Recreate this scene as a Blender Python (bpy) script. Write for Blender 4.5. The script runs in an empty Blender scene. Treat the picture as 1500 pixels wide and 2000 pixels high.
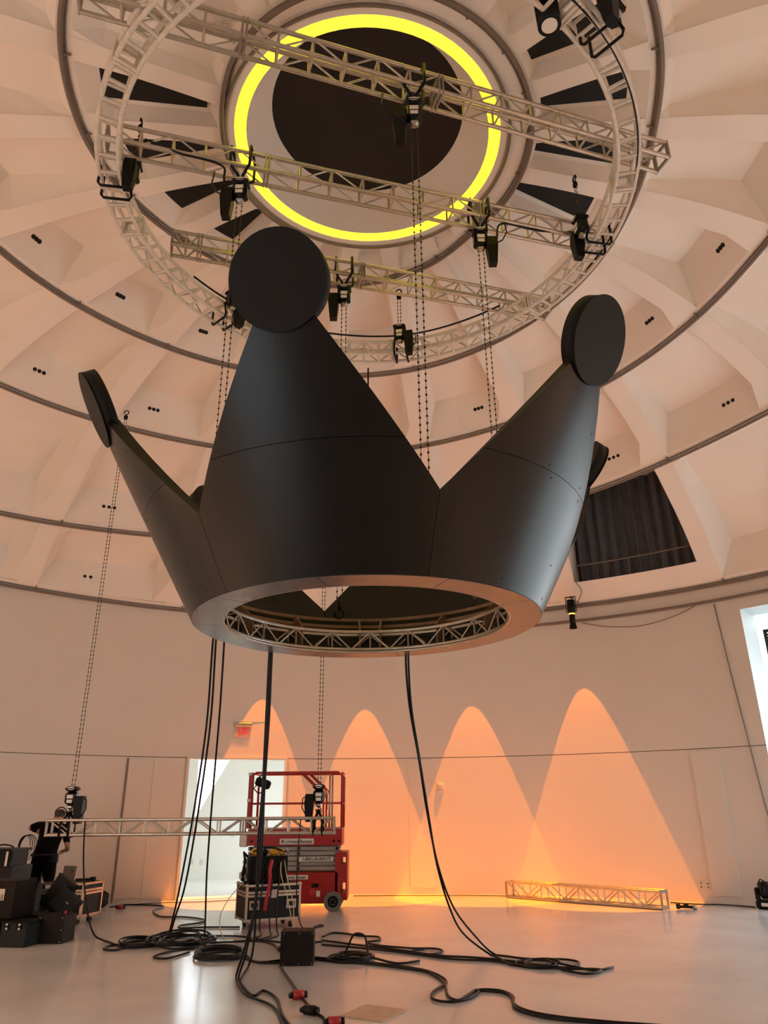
import bpy, bmesh, math, random
import numpy as np
from mathutils import Vector, Matrix, Quaternion
random.seed(7)
rad, deg = math.radians, math.degrees
sin, cos, pi = math.sin, math.cos, math.pi
sc = bpy.context.scene
COL = sc.collection

# ------------------------------------------------------------------ camera
PITCH, ROLL = 22.13, -0.49
cam = bpy.data.cameras.new('camera'); cam_o = bpy.data.objects.new('camera', cam); COL.objects.link(cam_o)
cam.sensor_fit = 'VERTICAL'; cam.sensor_height = 36.0; cam.lens = 1430.0/2000.0*36.0
cam.clip_start = 0.05; cam.clip_end = 300
cam_o.location = (0, 0, 1.6)
_p, _r = rad(PITCH), rad(ROLL)
_F = Vector((0, cos(_p), sin(_p))); _U0 = Vector((0, -sin(_p), cos(_p))); _R0 = Vector((1, 0, 0))
_R = cos(_r)*_R0 + sin(_r)*_U0; _U = -sin(_r)*_R0 + cos(_r)*_U0
cam_o.rotation_euler = Matrix(((_R.x, _U.x, -_F.x), (_R.y, _U.y, -_F.y), (_R.z, _U.z, -_F.z))).to_euler()
sc.camera = cam_o
# ------------------------------------------------------------------ world, exposure
SKY = 3.7            # daylight outside the openings
SPOT_W = 140.0       # orange ellipsoidal spotlights washing the wall
FILL_W = 105.0      # warm fill lights added out of frame
RING_E = 5.0         # yellow light ring in the oculus
w = bpy.data.worlds.new('daylight'); sc.world = w; w.use_nodes = True
w.node_tree.nodes['Background'].inputs[0].default_value = (0.88, 0.96, 1.0, 1)
w.node_tree.nodes['Background'].inputs[1].default_value = SKY
vs = sc.view_settings
vs.view_transform = 'Standard'; vs.look = 'None'; vs.gamma = 1.0; vs.use_curve_mapping = False
vs.exposure = -0.04
sc.cycles.use_denoising = True
sc.cycles.max_bounces = 7; sc.cycles.diffuse_bounces = 5; sc.cycles.glossy_bounces = 3
sc.cycles.use_adaptive_sampling = True; sc.cycles.adaptive_threshold = 0.03
sc.cycles.sample_clamp_indirect = 6.0

AX, AY = -0.16, 6.69          # axis of the round room
RW = 10.17                    # wall radius
def P(az, r, z): a = rad(az); return Vector((AX + r*sin(a), AY + r*cos(a), z))
def L(az, r, z): a = rad(az); return Vector((r*sin(a), r*cos(a), z))

# ------------------------------------------------------------------ materials
MATS = {}
def mat(name, col, rough=0.5, metal=0.0, noise=0.0, nscale=8.0, bump=0.0, bscale=60.0, emit=None, estr=0.0, spec=0.5, coat=0.0):
    m = bpy.data.materials.new(name); m.use_nodes = True
    nt = m.node_tree; b = nt.nodes['Principled BSDF']
    b.inputs['Base Color'].default_value = (*col, 1); b.inputs['Roughness'].default_value = rough
    b.inputs['Metallic'].default_value = metal; b.inputs['Specular IOR Level'].default_value = spec
    b.inputs['Coat Weight'].default_value = coat
    tc = nt.nodes.new('ShaderNodeTexCoord')
    n = nt.nodes.new('ShaderNodeTexNoise'); n.inputs['Scale'].default_value = nscale; n.inputs['Detail'].default_value = 5
    nt.links.new(tc.outputs['Object'], n.inputs['Vector'])
    if noise > 0:
        mx = nt.nodes.new('ShaderNodeMixRGB'); mx.blend_type = 'MULTIPLY'; mx.inputs[1].default_value = (*col, 1)
        rp = nt.nodes.new('ShaderNodeValToRGB'); rp.color_ramp.elements[0].position = .3; rp.color_ramp.elements[1].position = .7
        lo = 1-noise; rp.color_ramp.elements[0].color = (lo, lo, lo, 1); rp.color_ramp.elements[1].color = (1, 1, 1, 1)
        nt.links.new(n.outputs['Fac'], rp.inputs[0]); nt.links.new(rp.outputs[0], mx.inputs[2]); mx.inputs[0].default_value = 1
        nt.links.new(mx.outputs[0], b.inputs['Base Color'])
    if bump > 0:
        n2 = nt.nodes.new('ShaderNodeTexNoise'); n2.inputs['Scale'].default_value = bscale; n2.inputs['Detail'].default_value = 4
        nt.links.new(tc.outputs['Object'], n2.inputs['Vector'])
        bp = nt.nodes.new('ShaderNodeBump'); bp.inputs['Strength'].default_value = bump; bp.inputs['Distance'].default_value = .01
        nt.links.new(n2.outputs['Fac'], bp.inputs['Height']); nt.links.new(bp.outputs[0], b.inputs['Normal'])
    if emit:
        b.inputs['Emission Color'].default_value = (*emit, 1); b.inputs['Emission Strength'].default_value = estr
    MATS[name] = m; return m
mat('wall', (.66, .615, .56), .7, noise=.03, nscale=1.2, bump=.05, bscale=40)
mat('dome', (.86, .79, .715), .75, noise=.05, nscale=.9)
mat('roomwhite', (.84, .85, .80), .6, noise=.02)
mat('reveal', (.60, .655, .66), .6)
mat('rail', (.20, .155, .125), .5, noise=.15, nscale=3)
mat('black_void', (.004, .004, .004), .8)
mat('occ_disc', (.016, .009, .006), .8, noise=.3, nscale=2)
mat('ring_light', (.8, .7, .05), .5, emit=(1.0, .80, .012), estr=RING_E)
mat('skin_black', (.0060, .0060, .0062), .30, spec=.30, noise=.25, nscale=3, bump=.02, bscale=7)
mat('disc_black', (.0075, .0075, .0075), .6, spec=.25, noise=.15, nscale=4)
mat('crown_edge', (.012, .010, .006), .7, noise=.6, nscale=14)
mat('crown_under', (.11, .108, .112), .26, noise=.2, nscale=5)
mat('plywood', (.30, .19, .10), .7, noise=.3, nscale=6)
mat('aluminium', (.62, .57, .50), .34, metal=.88, noise=.25, nscale=9)
mat('alu_dull', (.40, .36, .31), .5, metal=.7, noise=.3, nscale=9)
mat('truss_white', (.74, .68, .60), .55, noise=.22, nscale=10)
mat('black', (.0035, .0035, .0038), .5, spec=.22, noise=.2, nscale=9)
mat('black_gloss', (.006, .006, .007), .25, spec=.22)
mat('rubber', (.010, .010, .010), .45, spec=.22)
mat('cable', (.008, .008, .009), .38, spec=.22)
mat('cable_pale', (.55, .48, .30), .5)
mat('chain', (.06, .05, .045), .45, metal=.8)
mat('steel', (.45, .44, .43), .35, metal=1.0)
mat('label_white', (.75, .72, .68), .5)
mat('label_red', (.50, .03, .04), .5)
mat('lift_red', (.36, .012, .014), .42, noise=.12, nscale=4)
mat('lift_grey', (.34, .32, .30), .5, noise=.15, nscale=6)
mat('sign_white', (.72, .70, .68), .5)
mat('text_black', (.01, .01, .01), .6)
mat('tyre', (.16, .15, .145), .7, noise=.2, nscale=12)
mat('yellow', (.65, .36, .01), .5, noise=.2, nscale=15)
mat('case_black', (.014, .014, .015), .5, spec=.22, noise=.2, nscale=10)
mat('case_slate', (.016, .020, .021), .55, spec=.22, noise=.2, nscale=10)
mat('case_brown', (.010, .006, .005), .55, spec=.22, noise=.3, nscale=8)
mat('red_plastic', (.40, .015, .02), .4)
mat('red_strap', (.45, .012, .03), .6)
mat('cloth_black', (.003, .003, .0031), .95, spec=.1, bump=.3, bscale=25)
mat('trousers', (.005, .004, .004), .95, spec=.1, bump=.3, bscale=25)
mat('skin', (.42, .22, .15), .55)
mat('hair', (.02, .013, .01), .6, bump=.4, bscale=90)
mat('cardboard', (.62, .42, .28), .7, noise=.15, nscale=7)
mat('lens', (.75, .68, .60), .15)
mat('glow', (.9, .5, .1), .5, emit=(1, .5, .06), estr=4.0)
mat('exit_red', (.6, .005, .012), .4, emit=(1, .004, .012), estr=.55)
mat('curtain', (.12, .13, .155), .9, noise=.25, nscale=4, bump=.2, bscale=50)
mat('ground', (.75, .76, .75), .8)
mat('plastic_white', (.72, .66, .58), .45)
# polished floor with faint cloudy tone and fine speckle
def floor_mat():
    m = mat('floor', (.56, .535, .51), .2, spec=.38); nt = m.node_tree; b = nt.nodes['Principled BSDF']
    tc = [n for n in nt.nodes if n.type == 'TEX_COORD'][0]
    n1 = nt.nodes.new('ShaderNodeTexNoise'); n1.inputs['Scale'].default_value = .55; n1.inputs['Detail'].default_value = 6
    n2 = nt.nodes.new('ShaderNodeTexNoise'); n2.inputs['Scale'].default_value = 130; n2.inputs['Detail'].default_value = 3
    for n in (n1, n2): nt.links.new(tc.outputs['Object'], n.inputs['Vector'])
    r1 = nt.nodes.new('ShaderNodeValToRGB'); r1.color_ramp.elements[0].color = (.52, .525, .52, 1); r1.color_ramp.elements[1].color = (.64, .645, .64, 1)
    r1.color_ramp.elements[0].position = .35; r1.color_ramp.elements[1].position = .65
    r2 = nt.nodes.new('ShaderNodeValToRGB'); r2.color_ramp.elements[0].color = (.88, .88, .88, 1); r2.color_ramp.elements[0].position = .4; r2.color_ramp.elements[1].position = .55
    mx = nt.nodes.new('ShaderNodeMixRGB'); mx.blend_type = 'MULTIPLY'; mx.inputs[0].default_value = 1
    nt.links.new(n1.outputs[0], r1.inputs[0]); nt.links.new(n2.outputs[0], r2.inputs[0])
    nt.links.new(r1.outputs[0], mx.inputs[1]); nt.links.new(r2.outputs[0], mx.inputs[2]); nt.links.new(mx.outputs[0], b.inputs['Base Color'])
    rr = nt.nodes.new('ShaderNodeMapRange'); rr.inputs[3].default_value = .10; rr.inputs[4].default_value = .24
    nt.links.new(n1.outputs[0], rr.inputs[0]); nt.links.new(rr.outputs[0], b.inputs['Roughness'])
    bp = nt.nodes.new('ShaderNodeBump'); bp.inputs['Strength'].default_value = .06; bp.inputs['Distance'].default_value = .02
    n3 = nt.nodes.new('ShaderNodeTexNoise'); n3.inputs['Scale'].default_value = 2.2; nt.links.new(tc.outputs['Object'], n3.inputs['Vector'])
    nt.links.new(n3.outputs[0], bp.inputs['Height']); nt.links.new(bp.outputs[0], b.inputs['Normal'])
floor_mat()
# clear acrylic of the exit sign
m = bpy.data.materials.new('acrylic'); m.use_nodes = True; nt = m.node_tree; b = nt.nodes['Principled BSDF']
b.inputs['Base Color'].default_value = (.9, .55, .5, 1); b.inputs['Roughness'].default_value = .15; b.inputs['Alpha'].default_value = .35
MATS['acrylic'] = m

# ------------------------------------------------------------------ mesh helpers
class MB:
    def __init__(s): s.v = []; s.f = []; s.sm = []
    def add(s, vs, fs, smooth=False):
        o = len(s.v); s.v += [tuple(x) for x in vs]; s.f += [tuple(i+o for i in f) for f in fs]; s.sm += [smooth]*len(fs); return s
    def box(s, c, d, rot=None):
        c = Vector(c); hx, hy, hz = d[0]/2, d[1]/2, d[2]/2
        vs = [Vector((x*hx, y*hy, z*hz)) for x in (-1, 1) for y in (-1, 1) for z in (-1, 1)]
        if rot is not None: vs = [rot @ v for v in vs]
        return s.add([c+v for v in vs], [(0, 1, 3, 2), (4, 6, 7, 5), (0, 4, 5, 1), (2, 3, 7, 6), (0, 2, 6, 4), (1, 5, 7, 3)])
    def bbox(s, lo, hi): return s.box([(a+b)/2 for a, b in zip(lo, hi)], [b-a for a, b in zip(lo, hi)])
    def rbox(s, c, d, bev=.02, rot=None):        # box with chamfered vertical and horizontal edges
        hx, hy, hz = [q/2 for q in d]; b = min(bev, hx*.9, hy*.9, hz*.9); vs = []; ring = []
        prof = [(-hz, b), (-hz+b, 0), (hz-b, 0), (hz, b)]
        for z, i in prof:
            x, y = hx-i, hy-i; k = b*.7
            ring.append([(x-k, y), (x, y-k), (x, -y+k), (x-k, -y), (-x+k, -y), (-x, -y+k), (-x, y-k), (-x+k, y)])
            for q in ring[-1]: vs.append(Vector((q[0], q[1], z)))
        fs = [tuple(range(7, -1, -1))][::-1]
        fs = [tuple(range(8))]
        for l in range(3):
            for i in range(8): fs.append((l*8+i, (l+1)*8+i, (l+1)*8+(i+1) % 8, l*8+(i+1) % 8))
        fs.append(tuple(range(31, 23, -1)))
        if rot is not None: vs = [rot @ v for v in vs]
        return s.add([Vector(c)+v for v in vs], fs)
    def cyl(s, p, q, r, r2=None, n=12, cap=True, smooth=True):
        p, q = Vector(p), Vector(q); r2 = r if r2 is None else r2
        d = (q-p).normalized(); a = d.orthogonal().normalized(); bb = d.cross(a)
        vs = []
        for c, rr in ((p, r), (q, r2)):
            for i in range(n):
                t = 2*pi*i/n; vs.append(c + (a*cos(t)+bb*sin(t))*rr)
        s.add(vs, [(i, (i+1) % n, n+(i+1) % n, n+i) for i in range(n)], smooth)
        if cap:
            o = len(s.v)-2*n
            s.f += [tuple(o+i for i in range(n-1, -1, -1)), tuple(o+n+i for i in range(n))]; s.sm += [False, False]
        return s
    def tube(s, pts, r, n=6, closed=False, cap=True):
        pts = [Vector(p) for p in pts]; N = len(pts); vs = []; prev = None
        for i, p in enumerate(pts):
            if closed: t = (pts[(i+1) % N]-pts[i-1])
            else: t = pts[min(i+1, N-1)]-pts[max(i-1, 0)]
            t = t.normalized() if t.length > 1e-9 else Vector((0, 0, 1))
            if prev is None: a = t.orthogonal().normalized()
            else:
                a = prev - t*prev.dot(t)
                a = a.normalized() if a.length > 1e-6 else t.orthogonal().normalized()
            prev = a; bb = t.cross(a)
            for k in range(n):
                th = 2*pi*k/n; vs.append(p+(a*cos(th)+bb*sin(th))*r)
        fs = []
        for i in range(N if closed else N-1):
            j = (i+1) % N
            for k in range(n): fs.append((i*n+k, i*n+(k+1) % n, j*n+(k+1) % n, j*n+k))
        s.add(vs, fs, True)
        if cap and not closed:
            o = len(s.v)-N*n
            s.f += [tuple(o+k for k in range(n-1, -1, -1)), tuple(o+(N-1)*n+k for k in range(n))]; s.sm += [False, False]
        return s
    def lathe(s, prof, n=24, c=(0, 0, 0), az0=0, az1=360, smooth=True):
        full = abs(az1-az0) >= 359.9; M = n if full else n+1; vs = []
        for i in range(M):
            a = rad(az0+(az1-az0)*i/n)
            for r, z in prof: vs.append((c[0]+r*sin(a), c[1]+r*cos(a), c[2]+z))
        K = len(prof); fs = []
        for i in range(n):
            j = (i+1) % M
            for k in range(K-1): fs.append((i*K+k, j*K+k, j*K+k+1, i*K+k+1))
        return s.add(vs, fs, smooth)
    def grid(s, rows, smooth=False, flip=False):
        n = len(rows[0]); vs = [v for r in rows for v in r]; fs = []
        for i in range(len(rows)-1):
            for j in range(n-1):
                f = (i*n+j, i*n+j+1, (i+1)*n+j+1, (i+1)*n+j); fs.append(f[::-1] if flip else f)
        return s.add(vs, fs, smooth)
    def solid(s, outer, inner, smooth=False):   # two equal grids closed into a slab
        s.grid(outer, smooth); s.grid(inner, smooth, True)
        R, n = len(outer), len(outer[0])
        loop = [(0, j) for j in range(n)] + [(i, n-1) for i in range(1, R)] + [(R-1, j) for j in range(n-2, -1, -1)] + [(i, 0) for i in range(R-2, 0, -1)]
        vs = [outer[i][j] for i, j in loop] + [inner[i][j] for i, j in loop]; K = len(loop)
        return s.add(vs, [(k, k+K, (k+1) % K+K, (k+1) % K) for k in range(K)])
    def mesh(s, name, m):
        me = bpy.data.meshes.new(name); me.from_pydata([tuple(v) for v in s.v], [], s.f); me.materials.append(MATS[m])
        me.polygons.foreach_set('use_smooth', s.sm); me.update(); return me
    def build(s, name, m, parent=None): return ob(name, s.mesh(name, m), parent)
def ob(name, me, parent=None):
    o = bpy.data.objects.new(name, me); COL.objects.link(o)
    if parent is not None: o.parent = parent
    return o
def tag(o, label=None, cat=None, group=None, kind=None):
    if label: o['label'] = label
    if cat: o['category'] = cat
    if group: o['group'] = group
    if kind: o['kind'] = kind
    return o
def thing(name, label, cat, loc=(0, 0, 0), rz=0, group=None):
    o = bpy.data.objects.new(name, None); COL.objects.link(o); o.empty_display_size = .1
    o.location = loc; o.rotation_euler = (0, 0, rad(rz)); return tag(o, label, cat, group)
def struct(o): o['kind'] = 'structure'; return o
RODS = {}
def rod(name, p, q, r, m, parent, n=6):          # a straight bar as its own object; equal bars share a mesh
    p, q = Vector(p), Vector(q); d = q-p; ln = round(d.length, 3); key = (name, ln, r, m, n)
    if key not in RODS: RODS[key] = MB().cyl((0, 0, 0), (0, 0, ln), r, n=n, cap=False).mesh(name, m)
    o = ob(name, RODS[key], parent); o.location = p; o.rotation_mode = 'QUATERNION'; o.rotation_quaternion = d.to_track_quat('Z', 'Y'); return o
def text(name, s, size, m, parent, loc, rot, extrude=.002, shear=0.0, bold=0.0, align='CENTER'):
    cu = bpy.data.curves.new(name, 'FONT'); cu.body = s; cu.size = size; cu.extrude = extrude; cu.shear = shear; cu.offset = bold
    cu.align_x = align; cu.align_y = 'CENTER'; cu.resolution_u = 3
    t = bpy.data.objects.new('tmp', cu); COL.objects.link(t)
    me = bpy.data.meshes.new_from_object(t.evaluated_get(bpy.context.evaluated_depsgraph_get())); bpy.data.objects.remove(t)
    me.materials.clear(); me.materials.append(MATS[m]); me.name = name
    o = ob(name, me, parent); o.location = loc; o.rotation_euler = rot; return o
def smooth_path(pts, k=6):                       # Catmull-Rom
    pts = [Vector(p) for p in pts]; out = []
    for i in range(len(pts)-1):
        a, b, c, d = pts[max(i-1, 0)], pts[i], pts[i+1], pts[min(i+2, len(pts)-1)]
        for j in range(k):
            t = j/k
            v = .5*((2*b)+(c-a)*t+(2*a-5*b+4*c-d)*t*t+(3*b-a-3*c+d)*t**3); v.z = max(v.z, min(b.z, c.z)); out.append(v)
    return out+[pts[-1]]

# ================================================================== STRUCTURE
o = struct(MB().lathe([(0.001, 0), (11.2, 0)], 96, (AX, AY, 0)).build('floor', 'floor'))
struct(MB().add([(-80, -80, -.06), (80, -80, -.06), (80, 80, -.06), (-80, 80, -.06)], [(0, 1, 2, 3)]).build('ground', 'ground'))
# openings: (az0, az1, top)
DOOR = (-22.8, -11.45, 2.62); WINR = (44.2, 88.0, 5.17); ADDED_BACK = (210.0, 232.0, 4.2)  # the back opening is added, out of view, to let in more daylight
def cylwall(mb, z0, z1, r, flip=False):
    cuts = [(DOOR[0] % 360, DOOR[1] % 360, DOOR[2]), WINR, ADDED_BACK]
    azs = sorted(set([i*1.5 for i in range(240)] + [c for d in cuts for c in d[:2]])); azs.append(azs[0]+360)
    zs = sorted(set([z0, z1]+[c[2] for c in cuts if z0 < c[2] < z1]))
    for a, b in zip(azs[:-1], azs[1:]):
        if b-a < 1e-6: continue
        m = (a+b)/2
        for u, v in zip(zs[:-1], zs[1:]):
            if any(c[0] < m < c[1] and (u+v)/2 < c[2] for c in cuts): continue
            q = [P(a, r, u), P(b, r, u), P(b, r, v), P(a, r, v)]
            mb.add(q if not flip else q[::-1], [(0, 1, 2, 3)], True)
    return mb
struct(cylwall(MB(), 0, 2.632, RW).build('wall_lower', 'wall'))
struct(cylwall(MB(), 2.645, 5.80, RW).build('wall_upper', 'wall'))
struct(cylwall(MB(), 0, 5.9, RW+.03).build('wall_backing', 'rail'))
struct(cylwall(MB(), -.05, 5.9, RW+.35, True).build('wall_outer', 'wall'))
# reveals of the door, the right opening and the added back one
def reveal(name, op, depth, m):
    a0, a1, zt = op; mb = MB(); n = 10; r0, r1 = RW-.004, RW+depth
    for a in (a0, a1):
        q = [P(a, r0, 0), P(a, r1, 0), P(a, r1, zt), P(a, r0, zt)]; mb.add(q, [(0, 1, 2, 3)])
    rows = [[P(a0+(a1-a0)*i/n, r, zt) for i in range(n+1)] for r in (r0, r1)]; mb.grid(rows)
    return struct(mb.build(name, m))
reveal('door_1', DOOR, .36, 'roomwhite'); reveal('window_1', WINR, .75, 'reveal'); reveal('added_opening', ADDED_BACK, .5, 'roomwhite')
# door casing
mb = MB()
for a in (DOOR[0]-.12, DOOR[1]+.12): mb.box(P(a, RW-.01, 1.315), (.05, .05, 2.63), Matrix.Rotation(-rad(a), 3, 'Z'))
rows = [[P(DOOR[0]-.25+(DOOR[1]-DOOR[0]+.5)*i/8, r, z) for i in range(9)] for r, z in ((RW-.035, 2.63), (RW-.035, 2.665), (RW+.01, 2.665))]
mb.grid(rows); struct(mb.build('trim_1', 'plastic_white'))
# white room seen through the doorway
ca = rad(-17.1); DN = Vector((sin(ca), cos(ca), 0)); DT = Vector((cos(ca), -sin(ca), 0)); AO = Vector((AX, AY, 0))
def B(s, d, z): return AO + DT*s + DN*d + Vector((0, 0, z))
s0, s1, d0, d1, H = -1.9, 2.3, 10.35, 14.45, 3.4
struct(MB().add([B(s0, d0-.2, .004), B(s1, d0-.2, .004), B(s1, d1, .004), B(s0, d1, .004)], [(0, 1, 2, 3)]).build('floor_annex', 'roomwhite'))
tri = [(-.52, 1.45), (.54, H), (-.58, H)]
mb = MB(); mb.add([B(s, d1, z) for s, z in [(s0, 0), (s1, 0), (s1, H), (.54, H), (-.52, 1.45), (-.58, H), (s0, H)]], [(0, 1, 2, 3, 4), (0, 4, 5, 6)])
for (a, b) in ((0, 1), (2, 0)):
    mb.add([B(tri[a][0], d1, tri[a][1]), B(tri[b][0], d1, tri[b][1]), B(tri[b][0], d1+.25, tri[b][1]), B(tri[a][0], d1+.25, tri[a][1])], [(0, 1, 2, 3)])
struct(mb.build('wall_annex_back', 'roomwhite'))
struct(MB().add([B(s0, d0-.2, 0), B(s0, d1, 0), B(s0, d1, H), B(s0, d0-.2, H)], [(0, 1, 2, 3)]).build('wall_annex_left', 'roomwhite'))
mb = MB()
for (u0, u1, z0, z1) in ((d0, d0+.5, 0, H), (d1-.35, d1, 0, H), (d0+.5, d1-.35, 3.0, H)):
    mb.add([B(s1, u0, z0), B(s1, u1, z0), B(s1, u1, z1), B(s1, u0, z1)], [(0, 1, 2, 3)])
struct(mb.build('wall_annex_right', 'roomwhite'))
struct(MB().add([B(s0, d0-.2, H), B(s1, d0-.2, H), B(s1, d1, H), B(s0, d1, H)], [(0, 1, 2, 3)]).build('ceiling_annex', 'roomwhite'))
# flush wall doors, a little proud of the plaster
def flush(name, a0, a1, z0, z1, dr=.022):
    n = 6; azs = [a0+(a1-a0)*i/n for i in range(n+1)]
    return struct(MB().solid([[P(a, RW-dr, z) for a in azs] for z in (z0, z1)], [[P(a, RW+.005, z) for a in azs] for z in (z0, z1)]).build(name, 'wall'))
flush('door_2', -29.55, -26.9, .08, 2.6); flush('door_3', 3.62, 6.6, .12, 2.6, .014); flush('door_4', 36.45, 39.3, .12, 2.6)
flush('door_5', -26.7, -23.2, .05, 2.62, .006)
mb = MB(); mb.box(P(-29.72, RW-.002, 1.31), (.03, .02, 2.6), Matrix.Rotation(rad(29.72), 3, 'Z')); struct(mb.build('trim_2', 'rail'))
# mouldings where the wall meets the dome
struct(MB().tube([P(a, RW-.03, 5.42+.0006*(a-40)) for a in np.arange(6, 80, 2)], .03, 6).build('trim_3', 'rail'))

# ---- dome: a spiral of coffers -------------------------------------------------
PR = [(10.17, 5.75), (9.45, 6.75), (8.8, 7.35), (8.1, 7.95), (7.1, 8.5), (6.3, 8.8), (5.5, 9.0), (4.5, 9.15), (3.5, 9.22), (2.5, 9.24), (1.6, 9.22)]
_rr = np.linspace(1.4, 10.17, 400); _zz = np.interp(_rr, [p[0] for p in PR[::-1]], [p[1] for p in PR[::-1]])
_k = np.hanning(41); _k /= _k.sum(); _pad = np.concatenate([_zz[0]*np.ones(20), _zz, _zz[-1]+(np.arange(1, 21))*(_zz[-1]-_zz[-20])/19])
_zz = np.convolve(_pad, _k, 'valid')
def zr(r): return float(np.interp(r, _rr, _zz))
def nrm(r):
    d = (zr(min(r+.06, 10.17))-zr(max(r-.06, 1.4)))/(min(r+.06, 10.17)-max(r-.06, 1.4)); l = math.hypot(d, 1); return -d/l, 1/l
SP = [(-400, 10.17), (120, 10.17), (311, 9.35), (328, 9.16), (392, 8.45), (401, 8.30), (417, 8.10), (662, 7.45), (675, 7.37), (684, 7.29), (693.5, 7.25), (726, 6.94), (744, 6.62), (762, 6.36), (778, 6.03), (797, 5.69), (1006, 5.47), (1021, 5.38), (1038, 5.28), (1051, 5.21), (1082, 4.90), (1094, 4.77), (1155, 3.66), (1175, 3.45), (1200, 3.42), (1320, 3.55), (1329, 3.51), (1342, 3.46), (1351, 3.42), (1458.5, 2.34), (1484, 2.04), (1560, 1.98), (1647, 1.92), (1672, 1.86), (1684, 1.80), (1697, 1.76), (2200, 1.76)]
_u = np.arange(-400, 2200, 2.0); _ru = np.interp(_u, [a for a, b in SP], [b for a, b in SP]); _kk = np.hanning(15); _kk /= _kk.sum()
_ru = np.convolve(np.concatenate([np.ones(7)*_ru[0], _ru, np.ones(7)*_ru[-1]]), _kk, 'valid')
def rs(u): return float(np.interp(u, _u, _ru))
def S(u, t, dep=0.0):
    a, b = rs(u), rs(u+360); r = a+(b-a)*t; z = zr(r); nr, nz = nrm(r); return P(u, r+nr*dep, z+nz*dep)
def band(u):
    a, b = rs(u), rs(u+360); n = 8; tot = 0; q = [(a+(b-a)*i/n) for i in range(n+1)]
    for x, y in zip(q[:-1], q[1:]): tot += math.hypot(x-y, zr(x)-zr(y))
    return max(tot, .02)
NR = 21; DA = 360/NR; PH = 7.9
U0, U1 = -180, 1705
ribs = [PH+DA*k for k in range(-30, 110) if U0 <= PH+DA*k <= U1]
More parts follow.
